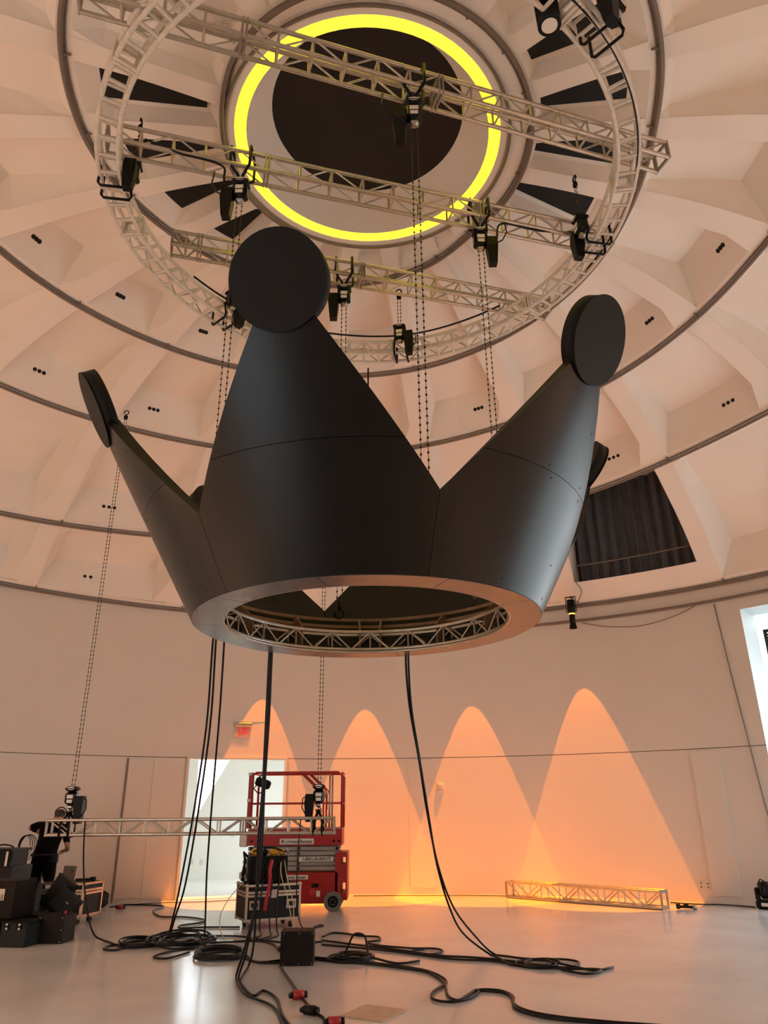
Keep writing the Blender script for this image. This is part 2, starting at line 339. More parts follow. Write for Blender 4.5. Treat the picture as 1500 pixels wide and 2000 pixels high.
# framework surface along the rails: thin strips below and above every rail
mb = MB(); us = np.arange(U0, U1+.1, 3.0)
def tb(u): return min(.12/band(u), .25)
def tt(u): return 1-min(.05/band(u), .12)
mb.grid([[S(u, 0) for u in us], [S(u, tb(u)) for u in us]], True)
mb.grid([[S(u, tt(u)) for u in us], [S(u, 1.0) for u in us]], True)
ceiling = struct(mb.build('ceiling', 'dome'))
WIN_CELL = (PH+DA, PH+2*DA)
BLACK = [-109.6+3.1, -90.4+2.9, -73.3+3, -56+3.2, 69.5, 87.3, 105.7, 125.2]
def hw(u, t):
    a, b = rs(u), rs(u+360); r = a+(b-a)*t; w_ = .11+.06*min(max((r-2.8)/2.0, 0), 1); return deg(w_/max(r, 1))
hole_me = MB().lathe([(0.0001, 0), (.036, 0)], 10).mesh('vent_hole', 'black_void')
cnt = 0
for i, u0 in enumerate(ribs[:-1]):
    u1 = ribs[i+1]; um = (u0+u1)/2; az = ((um+180) % 360)-180; Lb = band(um)
    # rib strip
    ts = np.linspace(0, 1, 13)
    MB().grid([[S(u0+1.1*hw(u0, t)*(k-1), t, -.004) for k in range(3)] for t in ts], True).build('rib', 'dome', ceiling)
    if Lb < .35:
        MB().grid([[S(u0+hw(u0, t)+(u1-u0-hw(u0, t)-hw(u1, t))*k/4, t) for k in range(5)] for t in (0, .5, 1)], True).build('coffer', 'dome', ceiling); continue
    win = abs(u0-WIN_CELL[0]) < 1
    def A(t, f): a = u0+hw(u0, t); b = u1-hw(u1, t); return a+(b-a)*f
    if win: continue
    top = rs(um) < 5.2 and rs(um+360) < 2.4       # innermost turn: shallow, flatter coffers
    t0, t3 = tb(um), tt(um)
    t1 = min(t0+.50/Lb, .5); t2 = max(t3-.10/Lb, .7)
    D1 = min(.50, .3*Lb); D2 = min(.12, .1*Lb)
    if top: D1, D2 = .20, .20; t1 = t0+.30/Lb
    fi = .11 if not top else .12
    bs = [t0, t1]+[t1+(t2-t1)*k/3 for k in (1, 2)]+[t2, t3]
    fs = [0, fi, .38, .62, 1-fi, 1] if not top else [0, fi, .42, .58, 1-fi, 1]
    rows = []
    for bi, t in enumerate(bs):
        edge_b = bi in (0, 5); dep = 0 if edge_b else D1+(D2-D1)*(t-t1)/max(t2-t1, .01)
        row = []
        for fi_, f in enumerate(fs):
            ef = fi_ in (0, 5); row.append(S(A(t, f), t, 0 if (edge_b or ef) else dep))
        rows.append(row)
    cf = MB().grid(rows).build('coffer', 'dome', ceiling)
    blk = [b for b in BLACK if abs(((um-b+180) % 360)-180) < DA/2]
    if top and blk and 940 < um:
        # dark glazed slot in the back of the coffer
        b = um-min(max(((um-blk[0]+180) % 360)-180, -.9), .9)
        ra, rb_ = rs(um), rs(um+360)
        def TT(r): return (r-ra)/(rb_-ra)
        ro_, ri_ = min(3.30, ra-.25), max(1.96, rb_+.05)
        q = []
        for r, h in ((ro_, 4.0), (ri_, 2.0)):
            t = TT(r); dp = D1+(D2-D1)*min(max((t-t1)/max(t2-t1, .01), 0), 1)-.05
            q.append([S(b-h, t, dp), S(b+h, t, dp)])
        MB().solid(q, [[v+Vector((0, 0, .02)) for v in r_] for r_ in q]).build('skylight_panel', 'black_void', ceiling)
    if abs(az) < 85 and Lb > 1.1 and not top:
        # three round openings on the lower slope of the coffer
        tm = t0+(t1-t0)*.45; pa, pb = S(A(t0, .5), t0, 0), S(A(t1, .5), t1, D1)
        f0 = .30 if az < 0 else .62
        for k in range(3):
            f = f0+k*.045
            base = S(A(t0, f), t0, 0).lerp(S(A(t1, f), t1, D1), .5)
            e1 = (S(A(t1, f), t1, D1)-S(A(t0, f), t0, 0)).normalized(); e2 = (S(A(t1, f+.1), t1, D1)-S(A(t1, f), t1, D1)).normalized(); nn = e1.cross(e2).normalized()
            if nn.dot(Vector((AX, AY, 3))-base) < 0: nn = -nn
            h = ob('vent_hole', hole_me, ceiling); h.location = base+nn*.006; h.rotation_mode = 'QUATERNION'; h.rotation_quaternion = nn.to_track_quat('Z', 'Y')
# rail that winds up the dome
us = np.arange(-60, 1760, 2.0); mb = MB(); mb2 = MB()
MB().tube([S(u, 0, -.05) if u < U1 else P(u, rs(u)-.0, zr(rs(u))-.05) for u in us], .03, 6).build('rail', 'rail', ceiling)
MB().tube([S(u, .045/band(u) if u < U1 else 0, -.02) if u < U1 else P(u, rs(u), zr(rs(u))-.02) for u in us], .012, 5).build('rail', 'rail', ceiling)
for u0 in ribs:
    if u0 > -60: MB().cyl(S(u0+1, 0, -.05), S(u0+1, min(.10/band(u0), .3), -.03), .014, n=6).build('rail_bracket', 'rail', ceiling)
# curtained balcony between two ribs
ua, ub = WIN_CELL
def rprof(z):
    return float(np.interp(z, _zz[::-1][np.argsort(_zz[::-1])], _rr[::-1][np.argsort(_zz[::-1])])) if z < 9 else 5.5
za, zb = ua+1.0, ub-1.0
mb = MB(); azs = np.linspace(za, zb, 9)
mb.grid([[P(a, rprof(z)-.0, z) for a in azs] for z in (5.78, 6.0, 6.2)])
mb.grid([[P(a, r, 6.2) for a in azs] for r in (rprof(6.2), 10.75)])
for a in (za, zb): mb.add([P(a, rprof(6.2), 6.2), P(a, 10.75, 6.2), P(a, 10.75, 8.6), P(a, rs(a+360)+.02, zr(rs(a+360))), P(a, rprof(7.3), 7.3), P(a, rprof(6.7), 6.7)], [(0, 1, 2, 3, 4, 5)])
mb.grid([[P(a, r, 8.6) for a in azs] for r in (8.0, 10.75)])
mb.grid([[P(a, 10.74, z) for a in azs] for z in (6.2, 8.6)])
mb.build('balcony_niche', 'dome', ceiling)
rows = []
for z in np.linspace(6.21, 8.55, 6):
    rows.append([P(a, 10.35+.075*sin(a*4.4)+.03*sin(a*9.7+.4*z), z) for a in np.linspace(za+.3, zb-.3, 90)])
tag(MB().grid(rows, True).build('curtain', 'curtain'), 'dark grey pleated curtain hanging behind the balcony rail', 'curtain')
gr = thing('guard_rail', 'thin bronze guard rail in front of the dark curtain', 'railing', P(33.6, 9.95, 6.2))
def gl(v): return v-gr.location
MB().tube([gl(P(a, 9.95, 6.60)) for a in np.linspace(za+.5, zb-.4, 8)], .018, 6).build('top_rail', 'rail', gr)
for a in (za+.5, (za+zb)/2-.6, zb-.4): MB().cyl(gl(P(a, 9.95, 6.2)), gl(P(a, 9.95, 6.6)), .018, n=6).build('post', 'rail', gr)
# unseen outer shell, added to stop sky light leaking through dome gaps
struct(MB().lathe([(RW+.0, 5.7), (11.4, 5.7), (11.4, 8.7), (9.0, 10.4), (0.001, 11)], 48, (AX, AY, 0)).build('light_seal_shell', 'wall'))
# ---- oculus
oc = struct(MB().lathe([(1.76, 9.22), (1.70, 9.20), (1.625, 9.205)], 72, (AX, AY, 0)).build('oculus_trim', 'dome'))
MB().lathe([(1.485, 9.215), (1.47, 9.24), (1.35, 9.52), (1.21, 9.705), (1.20, 9.72)], 72, (AX, AY, 0)).build('oculus_drum', 'dome', oc)
MB().lathe([(1.625, 9.205), (1.63, 9.30), (1.48, 9.30), (1.485, 9.215)], 72, (AX, AY, 0)).build('light_channel', 'dome', oc)
MB().lathe([(0.001, 9.73), (1.22, 9.72)], 72, (AX, AY, 0)).build('oculus_cap', 'occ_disc', oc)
MB().tube([P(a, 1.735, 9.185) for a in range(0, 360, 4)], .022, 6, True).build('rail', 'rail', oc)
for a0 in range(0, 360, 15):
    MB().lathe([(1.61, 9.235), (1.60, 9.222), (1.51, 9.222), (1.50, 9.235)], 6, (AX, AY, 0), a0+.08, a0+14.92).build('ring_lamp_segment', 'ring_light', oc)

# ================================================================== TRUSSES
def truss(root, Lx, wd, rt, bay, m, joints=(), style='N', faces=('front', 'back', 'bottom', 'top')):
    h = wd/2; cs = [(-h, -h), (h, -h), (-h, h), (h, h)]
    cuts = [0]+list(joints)+[Lx]
    for a, b in zip(cuts[:-1], cuts[1:]):
        for y, z in cs: rod('chord', (a, y, z), (b, y, z), rt, m, root, 8)
        n = max(2, round((b-a)/bay)); st = (b-a)/n
        for f in faces:
            def pt(x, s): return {'front': (x, -h, s*h), 'back': (x, h, s*h), 'bottom': (x, s*h, -h), 'top': (x, s*h, h)}[f]
            for k in range(n+1):
                x = a+st*k
                if 0 < k < n: rod('strut', pt(x, -1), pt(x, 1), rt*.55, m, root)
                if k < n and f in ('front', 'back') or (k < n and f == 'bottom' and style == 'N'):
                    s = 1 if k % 2 == 0 else -1
                    rod('diagonal_brace', pt(x+.08*st, s), pt(x+.92*st, -s), rt*.5, m, root)
    for x in sorted(set([0, Lx]+[j-.02 for j in joints]+[j+.02 for j in joints])):
        mb = MB(); t = .02
        e = [(0, -h, 0, .05, wd+.05), (0, h, 0, .05, wd+.05)]
        for yy in (-h, h): mb.box((x, yy, 0), (t, .045, wd+.045))
        for zz in (-h, h): mb.box((x, 0, zz), (t, wd-.045, .045))
        mb.build('end_plate', m if m != 'aluminium' else 'alu_dull', root)
# three straight trusses lying across the ring
SL = atan_s = math.atan(.29)
for (x0, x1, yc, sl, lab, jt) in ((-2.72, 3.22, 5.24, .318, 'long aluminium box truss nearest the viewer, crossing the black oculus disc', (1.47, 3.47)),
                                 (-3.02, 2.98, 6.785, .282, 'middle aluminium box truss crossing the lower edge of the yellow ring light', (1.75, 4.4)),
                                 (-2.75, 2.45, 8.315, .274, 'farthest aluminium box truss, running behind the tallest crown disc', (.35, 2.55))):
    ang = math.atan(sl); ln = (x1-x0)/cos(ang)
    t = thing('box_truss', lab, 'truss', (x0, yc+sl*x0, 8.40+.11), deg(ang), 'straight trusses on the ring truss')
    truss(t, ln, .215, .024, .36, 'aluminium', jt, 'zig')
# white ring truss
ring = thing('ring_truss', 'white painted circular truss hung below the dome', 'truss', (-.138, 6.69, 8.127))
nv = Vector((-.0013, .0202, 1)).normalized(); ring.rotation_mode = 'QUATERNION'; ring.rotation_quaternion = Vector((0, 0, 1)).rotation_difference(nv)
RI, RO, HZ = 2.823, 3.041, .215
for r in (RI, RO):
    for z in (0.024, .024+HZ): MB().tube([L(a, r, z) for a in np.arange(0, 360, 3)], .024, 8, True).build('chord', 'truss_white', ring)
nb = 80
for k in range(nb):
    a = 360/nb*k+1.5; b = a+360/nb
    for z in (.024, .024+HZ): rod('rung', L(a, RI, z), L(a, RO, z), .020, 'truss_white', ring)
    for r in (RI, RO):
        zz = (.024, .024+HZ) if k % 2 == 0 else (.024+HZ, .024)
        rod('diagonal_brace', L(a, r, zz[0]), L(b, r, zz[1]), .012, 'truss_white', ring)
for k in range(8):
    a = 45*k+6.0
    for d in (-.45, .45):
        mb = MB(); R3 = Matrix.Rotation(-rad(a+d), 3, 'Z'); c = L(a+d, (RI+RO)/2, .024+HZ/2)
        for s in (-1, 1):
            mb.box(c+R3 @ Vector((0, s*.109, 0)), (.02, .05, HZ+.05), R3); 
        for s in (-1, 1): mb.box(c+Vector((0, 0, s*HZ/2)), (.02, .17, .05), R3)
        mb.build('joint_plate', 'truss_white', ring)
# truss hanging low, on two hoists
t = thing('box_truss', 'low aluminium box truss hanging at waist height in front of the red lift', 'truss', (-5.03, 11.87, 1.392), -.2)
truss(t, 4.25, .2, .024, .36, 'aluminium', (2.89,))
t = thing('box_truss', 'aluminium box truss lying on the floor against the orange-lit wall', 'truss', (2.40, 16.05, .15), -41.5)
truss(t, 3.08, .25, .024, .40, 'aluminium')

# ================================================================== CROWN
cr = thing('crown', 'huge matt black six-pointed crown hanging in mid-air', 'crown', (-.163, 6.693, 3.192))
nv = Vector((-.0103, -.0027, 1)).normalized(); cr.rotation_mode = 'QUATERNION'; cr.rotation_quaternion = Vector((0, 0, 1)).rotation_difference(nv)
A0, CR0, CRI, CK = 192.23, 1.5875, 1.3147, .5354
HV = .573
def crr(h): return CR0+CK*h
def half(h): return 29.93 if h <= HV else min(29.93, deg((.99-.711*(h-HV))/crr(h)))
def tooth_grid(k, hs, off, nu=17, shrink=0.0, raddrop=0.0):
    rows = []
    for h in hs:
        r = crr(h); ha = half(h)-deg(shrink/r)
        rows.append([L(A0+60*k+ha*(-1+2*j/(nu-1)), r-off, h) for j in range(nu)])
    return rows
for k in range(6):
    core_h = [0.01, .15, .3, .45, HV, .7, .85, 1.0, 1.2, 1.4, 1.6, 1.72]
    MB().solid(tooth_grid(k, core_h, .008, 13, .004), tooth_grid(k, core_h, .135, 13, .004), True).build('tooth_frame', 'crown_edge', cr)
    for hs in ([0, .1, .2, .3, .4, .5, HV, .65, .75, .878], [.882, 1.0, 1.15, 1.3, 1.45, 1.6, 1.74]):
        MB().solid(tooth_grid(k, hs, -.004, 25), tooth_grid(k, hs, .007, 25), True).build('skin_panel', 'skin_black', cr)
    # disc on the tip
    hz = 1.876; a = A0+60*k; c = L(a, crr(hz), hz); be = math.atan(CK); nd = (L(a, cos(be), -sin(be)))
    MB().cyl(c-nd*.105, c+nd*.012, .355, n=56).build('tip_disc', 'disc_black', cr)
    MB().cyl(c+nd*.014, c+nd*.024, .360, n=56).build('disc_face', 'disc_black', cr)
    # screws on the skin
    for (h, f) in ((.84, -.75), (.84, .0), (.84, .8), (.92, -.7), (.92, .1), (.30, -.55), (.32, .4), (.06, -.7), (.06, .2), (1.3, -.8), (1.5, .2)):
        rr_ = crr(h); az_ = a+half(h)*f; q = L(az_, rr_+.004, h); n_ = L(az_, cos(be), -sin(be))
        MB().cyl(q, q+n_*.003, .007, n=6).build('screw', 'black', cr) if k in (0, 5, 1) else None
NP = 10
for k in range(NP):
    a0_ = 12+36*k; azs = np.linspace(a0_+.12, a0_+35.88, 10)
    MB().solid([[L(a, r, -.004) for a in azs] for r in (CRI, CR0-.002)], [[L(a, r, .01) for a in azs] for r in (CRI, CR0-.002)]).build('base_plate', 'crown_under', cr)
MB().tube([L(a, CRI-.004, .006) for a in range(0, 360, 4)], .012, 6, True).build('edge_trim', 'aluminium', cr)
# ring truss and timber inside
r1, r2, zt0, zt1 = CRI+.035, CRI+.21, .04, .235
for r in (r1, r2):
    for z in (zt0, zt1): MB().tube([L(a, r, z) for a in range(0, 360, 4)], .020, 7, True).build('inner_chord', 'aluminium', cr)
n2 = 40
for k in range(n2):
    a = 360/n2*k; b = a+360/n2
    for r in (r1, r2):
        zz = (zt0, zt1) if k % 2 else (zt1, zt0)
        rod('inner_brace', L(a, r, zz[0]), L(b, r, zz[1]), .010, 'aluminium', cr)
        if k % 2 == 0: rod('inner_post', L(a, r, zt0), L(a, r, zt1), .011, 'aluminium', cr)
    if k % 2 == 0: rod('inner_rung', L(a, r1, zt1), L(a, r2, zt1), .010, 'aluminium', cr)
    if k % 3 == 0:
        R3 = Matrix.Rotation(-rad(a+4), 3, 'Z'); MB().add([L(a+4, r1+.05, .05), L(a+4, r2+.03, .05), L(a+4, r2+.12, .42), L(a+4, r2+.04, .42), L(a+4, r1+.05, .28)] + [L(a+4.7, r1+.05, .05), L(a+4.7, r2+.03, .05), L(a+4.7, r2+.12, .42), L(a+4.7, r2+.04, .42), L(a+4.7, r1+.05, .28)], [(0, 1, 2, 3, 4), (9, 8, 7, 6, 5), (0, 5, 6, 1), (1, 6, 7, 2), (2, 7, 8, 3), (3, 8, 9, 4), (4, 9, 5, 0)]).build('plywood_gusset', 'plywood', cr)
for z, r in ((.33, r2+.06), (.42, r2+.10)):
    azs = np.arange(0, 361, 5); MB().solid([[L(a, r, z) for a in azs], [L(a, r, z+.035) for a in azs]], [[L(a, r+.02, z) for a in azs], [L(a, r+.02, z+.035) for a in azs]]).build('ring_board', 'plywood', cr)

# ================================================================== CHAIN HOISTS
def chain_mesh(ln, n_off=0.0):
    mb = MB(); k = 0; z = 0; st = .034
    while z < ln:
        c = Vector((0, 0, z+st/2)); w1, w2 = (.011, .004) if k % 2 else (.004, .011); e = st*.66
        mb.add([c+Vector((w1, 0, 0)), c+Vector((0, w2, 0)), c+Vector((-w1, 0, 0)), c+Vector((0, -w2, 0)), c+Vector((0, 0, e)), c+Vector((0, 0, -e))], [(0, 1, 4), (1, 2, 4), (2, 3, 4), (3, 0, 4), (1, 0, 5), (2, 1, 5), (3, 2, 5), (0, 3, 5)])
        z += st; k += 1
    return mb
def hook(mb, c, s=1.0, up=True):
    sg = 1 if up else -1; pts = []
    for i in range(11):
        a = rad(-60+270*i/10); pts.append(Vector(c)+Vector((.035*s*cos(a), 0, sg*.035*s*sin(a))))
    mb.tube(pts, .009*s, 6); mb.cyl(c+Vector((0, 0, -sg*.10*s)), c+Vector((0, 0, -sg*.03*s)), .014*s, n=8); return mb
def hoist(label, loc, rz, chain_down=0.0, chain_up=0.0, strap_up=.0, strap_down=0.0, bagside=-1, group=None, sling=False, bag=True):
    """origin: middle of the motor body"""
    t = thing('chain_hoist', label, 'hoist', loc, rz, group)
    MB().rbox((0, 0, 0), (.17, .15, .20), .04).build('motor_body', 'black_gloss', t)
    b = MB().rbox((0, 0, .13), (.19, .17, .07), .03).build('end_cap', 'black', t)
    # oval badge
    MB().add([(0.06*cos(2*pi*i/16), -.083, .135+.022*sin(2*pi*i/16)) for i in range(16)], [tuple(range(16))]).build('badge', 'label_white', b)
    MB().box((0, -.0765, .02), (.09, .004, .05)).build('label_plate', 'label_white', t)
    MB().box((0, -.0765, -.045), (.08, .004, .045)).build('label_plate', 'label_white', t)
    MB().rbox((0, 0, -.125), (.09, .08, .06), .02).build('chain_guide', 'steel', t)
    if bag:
        x = bagside*.14
        MB().add([(x-.06, -.06, .03), (x+.06, -.06, .03), (x+.06, .06, .03), (x-.06, .06, .03), (x-.075, -.07, -.10), (x+.065, -.07, -.10), (x+.065, .07, -.10), (x-.075, .07, -.10), (x-.05, -.05, -.36), (x+.045, -.05, -.36), (x+.045, .05, -.36), (x-.05, .05, -.36)], [(0, 1, 2, 3), (11, 10, 9, 8)]+[(r*4+i, r*4+4+i, r*4+4+(i+1) % 4, r*4+(i+1) % 4) for r in (0, 1) for i in range(4)]).build('chain_bag', 'black', t)
        MB().tube([(x+bagside*.05, -.02, -.05), (x+bagside*.13, -.02, 0), (x+bagside*.19, -.02, .12), (x+bagside*.17, -.02, .30)] if strap_up else [(x+bagside*.05, -.02, .0), (x+bagside*.10, -.03, -.03), (x+bagside*.11, -.03, -.16), (x+bagside*.05, -.04, -.26)], .009, 5).build('control_lead', 'cable', t)
    if chain_down:
        for s, off in ((-1, 0), (1, .017)):
            c = chain_mesh(chain_down, off).build('chain', 'chain', t); c.location = (s*.03, 0, -.14-chain_down+off)
        mb = MB(); hook(mb, Vector((0, 0, -.22-chain_down)), 1.4, False); mb.build('hook', 'black', t)
    if chain_up:
        for s, off in ((-1, 0), (1, .017)):
            c = chain_mesh(chain_up, off).build('chain', 'chain', t); c.location = (s*.022, 0, .14)
        mb = MB(); mb.rbox((0, 0, .14+chain_up+.02), (.07, .05, .09), .02); hook(mb, Vector((0, 0, .14+chain_up+.12)), 1.2, True); mb.build('hook_block', 'black', t)
    if strap_up:
        for x in (-.05, .05):
            for y, xx in ((-.13, x*2.2), (.13, x*2.2)):
                MB().tube([(0, 0, .16), (x*.6, y*.5, .20), (xx, y, .30), (xx, y, strap_up)], .018, 6).build('strap', 'black', t)
            MB().tube([(x*2.2, -.13, strap_up), (x*2.2, 0, strap_up+.015), (x*2.2, .13, strap_up)], .018, 6).build('strap', 'black', t)
    if strap_down:
        mb = MB(); hook(mb, Vector((0, 0, -.20)), 1.1, False); mb.build('hook', 'black', t)
        for x in (-.05, .05):
            for y in (-.125, .125): MB().tube([(0, 0, -.19), (x*.6, y*.5, -.27), (x*1.3, y, -.36), (x*1.3, y, -strap_down)], .018, 6).build('strap', 'black', t)
            MB().tube([(x*1.3, -.125, -strap_down), (x*1.3, 0, -strap_down-.015), (x*1.3, .125, -strap_down)], .018, 6).build('strap', 'black', t)
    if sling:
        for x in (-.09, .09):
            MB().tube([(x, .05, -.05), (x, .0, -.24), (x, .02, -.30), (x, .30, -.30), (x, .33, -.26), (x, .33, .0)], .016, 6).build('sling', 'black', t)
    return t
ZB = 8.10
g = 'hoists carrying the crown'
hoist('black chain hoist hung from the nearest truss, in front of the oculus disc', (.335, 5.345, ZB), 0, chain_down=ZB-.14-3.75, strap_up=.57, group=g)
hoist('black chain hoist on the middle truss, left of the yellow ring light', (-1.60, 6.33, ZB), 0, chain_down=ZB-.14-3.75, strap_up=.57, group=g)
hoist('black chain hoist on the middle truss, right below the yellow ring light', (1.22, 7.13, ZB), 0, chain_down=ZB-.14-3.75, strap_up=.57, bagside=1, group=g)
hoist('black chain hoist on the farthest truss, just right of the tallest crown disc', (-.52, 8.17, ZB), 0, chain_down=ZB-.14-3.75, strap_up=.57, group=g)
g = 'hoists carrying the ring truss'
for az, lab in ((-99, 'black hoist strapped to the left side of the white ring truss'), (-47, 'black hoist on the ring truss, left of the tallest crown disc'),
                (9, 'black hoist on the far front of the ring truss, between two hanging chains'), (80, 'black hoist on the right of the ring truss, with its hook above'),
                (137, 'large black hoist on the top right of the ring truss, at the picture edge')):
    p_ = P(az, 2.70, 8.33) if az != 137 else P(134.5, 3.22, 8.36)
    hoist(lab, p_, (-az if az != 137 else 180-az), chain_up=.55, bagside=(-1 if az not in (9, -47) else 1), group=g, sling=True)
g = 'hoists carrying the low truss'
hoist('black hoist at the left end of the low truss, beside the bending person', (-4.76, 11.87, 1.80), 0, chain_up=6.40, strap_down=.52, bagside=1, group=g)
hoist('black hoist at the right end of the low truss, in front of the red lift', (-1.02, 11.87, 1.80), 0, chain_up=6.85, strap_down=.52, bagside=-1, group=g)

# ================================================================== SPOTLIGHTS
def spotlight(az, z, label, hidden=False, watts=SPOT_W, size=38.1, r=RW-.42, tilt=0.0, col=(1.0, .235, .0), group='ellipsoidal spotlights along the wall top'):
    t = thing('spotlight', label, 'spotlight', P(az, r, z), -az, group)
    MB().cyl((0, 0, .62), (0, 0, .34), .085, n=14).build('lamp_housing', 'black', t)
    MB().cyl((0, 0, .34), (0, 0, .12), .062, n=14).build('lens_barrel', 'black', t)
    MB().lathe([(.085, .0), (.06, .12)], 12).build('shade_cone', 'black', t)
    MB().cyl((0, 0, .30), (0, 0, .325), .064, n=14, cap=False).build('glow_slot', 'glow', t)
    for s in (-1, 1): MB().box((s*.105, 0, .52), (.012, .04, .34)).build('yoke', 'black', t)
    MB().box((0, .0, .69), (.22, .04, .012)).build('yoke', 'black', t)
    MB().cyl((0, 0, .69), (0, .34, .74), .018, n=8).build('clamp_arm', 'black', t)
    ld = bpy.data.lights.new('spot_beam', 'SPOT'); ld.energy = watts; ld.color = col; ld.spot_size = rad(size); ld.spot_blend = .01; ld.shadow_soft_size = .008
    ld.use_nodes = True; nt = ld.node_tree; em = [n for n in nt.nodes if n.type == 'EMISSION'][0]
    fo = nt.nodes.new('ShaderNodeLightFalloff'); fo.inputs['Strength'].default_value = 1.0; nt.links.new(fo.outputs['Constant'], em.inputs['Strength'])
    lo = bpy.data.objects.new('spot_beam', ld); COL.objects.link(lo); lo.parent = t; lo.location = (0, 0, .0)
    return t
spotlight(-14.55, 5.09, 'black spotlight above the leftmost orange light cone, by the exit sign'); spotlight(-1.7, 4.89, 'black spotlight above the second orange light cone from the left')
spotlight(11.7, 4.92, 'black spotlight above the third orange light cone from the left'); spotlight(25.5, 5.17, 'black spotlight with glowing slot on the wall right of the crown')
# invented warm fill lights, out of frame, to lift the room's ambient light
for k, az in enumerate((100, 118, 136, 244, 258, 272)):
    t = thing('fill_light', 'added warm fill light high on the %s, out of frame' % ('right wall beside the tall bright opening', 'right wall, middle of three', 'right wall, nearest the viewer', 'left wall, nearest the viewer', 'left wall, middle of three', 'left wall beyond the other two')[k], 'fill light', P(az, RW-.35, 4.9), -az, 'added fill lights behind the viewer')
    MB().rbox((0, 0, .12), (.34, .2, .2), .03).build('housing', 'black', t)
    MB().box((0, .17, .16), (.06, .16, .05)).build('bracket', 'black', t)
    ld = bpy.data.lights.new('fill_beam', 'AREA'); ld.energy = FILL_W*(1.15 if az < 180 else 1.75); ld.color = (1.0, .56, .33); ld.shape = 'RECTANGLE'; ld.size = .3; ld.size_y = .16; ld.spread = rad(110)
    lo = bpy.data.objects.new('fill_beam', ld); COL.objects.link(lo); lo.parent = t; lo.location = (0, -.02, .01); lo.rotation_euler = (rad(-8), 0, 0)

# ================================================================== WALL FITTINGS
def wall_empty(name, label, cat, az, z, r=RW, group=None):     # local x along wall, -y towards the room, z up
    return thing(name, label, cat, P(az, r, z), -az, group)
ex = wall_empty('exit_sign', 'red edge-lit EXIT sign hanging from a metal housing on the wall', 'exit sign', -16.75, 3.06)
MB().rbox((0, -.033, .27), (.37, .058, .085), .012).build('housing', 'aluminium', ex)
MB().box((0, -.004, .27), (.24, .012, .11)).build('wall_bracket', 'aluminium', ex)
MB().box((0, -.034, .115), (.33, .008, .225)).build('acrylic_panel', 'acrylic', ex)
text('exit_lettering', 'EXIT', .205, 'exit_red', ex, (0.025, -.043, .128), (rad(90), 0, 0), .003, 0, .0).scale = (.56, 1, 1)
al = wall_empty('fire_alarm', 'small white alarm strobe box on the orange-lit wall', 'alarm', 7.5, 2.06)
MB().rbox((0, -.03, 0), (.13, .055, .13), .012).build('backbox', 'plastic_white', al)
MB().rbox((0, -.07, .02), (.07, .03, .035), .01).build('strobe_lens', 'lens', al)
MB().box((0, -.062, -.035), (.09, .006, .03)).build('grille', 'plastic_white', al)
MB().rbox((0, -.02, -.10), (.10, .03, .05), .01).build('lower_cover', 'plastic_white', al)
for az, z, lab in ((35.45, .28, 'left of two white wall outlets near the floor, right of the floor truss'), (36.12, .28, 'right of two white wall outlets near the floor, right of the floor truss'), (-31.3, .30, 'wall outlet with a black plug, behind the white-edged flight case')):
    t = wall_empty('wall_outlet', lab, 'outlet', az, z, RW, 'wall outlets')
    MB().rbox((0, -.006, 0), (.075, .012, .12), .005).build('cover_plate', 'plastic_white', t)
    for dz in (-.028, .028): MB().box((0, -.0135, dz), (.03, .004, .03)).build('socket', 'rail', t)
# annex fittings
for s_, z_, lab in ((-.52, .42, 'left pale outlet on the bright annex wall'), (-.28, .42, 'right pale outlet on the bright annex wall'), (.45, 1.05, 'pale switch on the bright annex wall, behind the low truss')):
    t = thing('wall_outlet', lab, 'outlet', B(s_, d1-.001, z_), 17.1, 'wall outlets')
    MB().rbox((0, -.006, 0), (.075, .012, .12), .005).build('cover_plate', 'plastic_white', t); MB().box((0, -.0135, 0), (.03, .004, .07)).build('socket', 'plastic_white', t)
# louvre beyond the right-hand opening
lv = thing('louvre_panel', 'black slatted vent panel beyond the tall bright opening at right', 'vent', P(47.2, 11.3, 4.15), -47)
MB().bbox((-.6, .0, .0), (1.2, .05, .06)).build('frame', 'black', lv); MB().bbox((-.6, .0, .74), (1.2, .05, .80)).build('frame', 'black', lv)
for k in range(10): MB().box((.28, .03, .11+.065*k), (1.76, .05, .03), Matrix.Rotation(rad(30), 3, 'X')).build('slat', 'black', lv)
for x in (-.57, 1.17): MB().bbox((x-.03, 0, .0), (x+.03, .05, .8)).build('frame', 'black', lv)
# wires on the wall
def cable(name, pts, r, label, m='cable', k=6, group='black power cables', n=6):
    return tag(MB().tube(smooth_path(pts, k), r, n).build(name, m), label, 'cable', group)
cable('wall_wire', [P(41.65, RW-.02, 5.36), P(42.0, RW-.02, 4.2), P(42.5, RW-.02, 2.9), P(43.1, RW-.02, 1.47), P(43.6, RW-.03, .3)], .010, 'thin dark wire running down the wall near the right opening', 'rail', group=None)
cable('wall_wire', [P(26.2, RW-.04, 5.36), P(29, RW-.04, 5.22), P(33, RW-.04, 5.14), P(37, RW-.04, 5.24), P(39.6, RW-.04, 5.38)], .009, 'thin dark wire sagging along the wall top, right of the glowing spotlight', 'rail', group=None)
cable('wall_wire', [P(26.4, 9.80, 6.18), P(26.9, 9.86, 6.0), P(26.4, 9.95, 5.85), P(26.0, 9.9, 5.78), P(25.3, 9.85, 5.84)], .009, 'short dark wire from the balcony down to the spotlight', 'rail', group=None)

# ================================================================== SCISSOR LIFT
lf = thing('scissor_lift', 'red scissor lift with grey folded scissors, parked by the wall', 'scissor lift', (-1.6, 14.12, 0))
def lx(x): return x+1.6
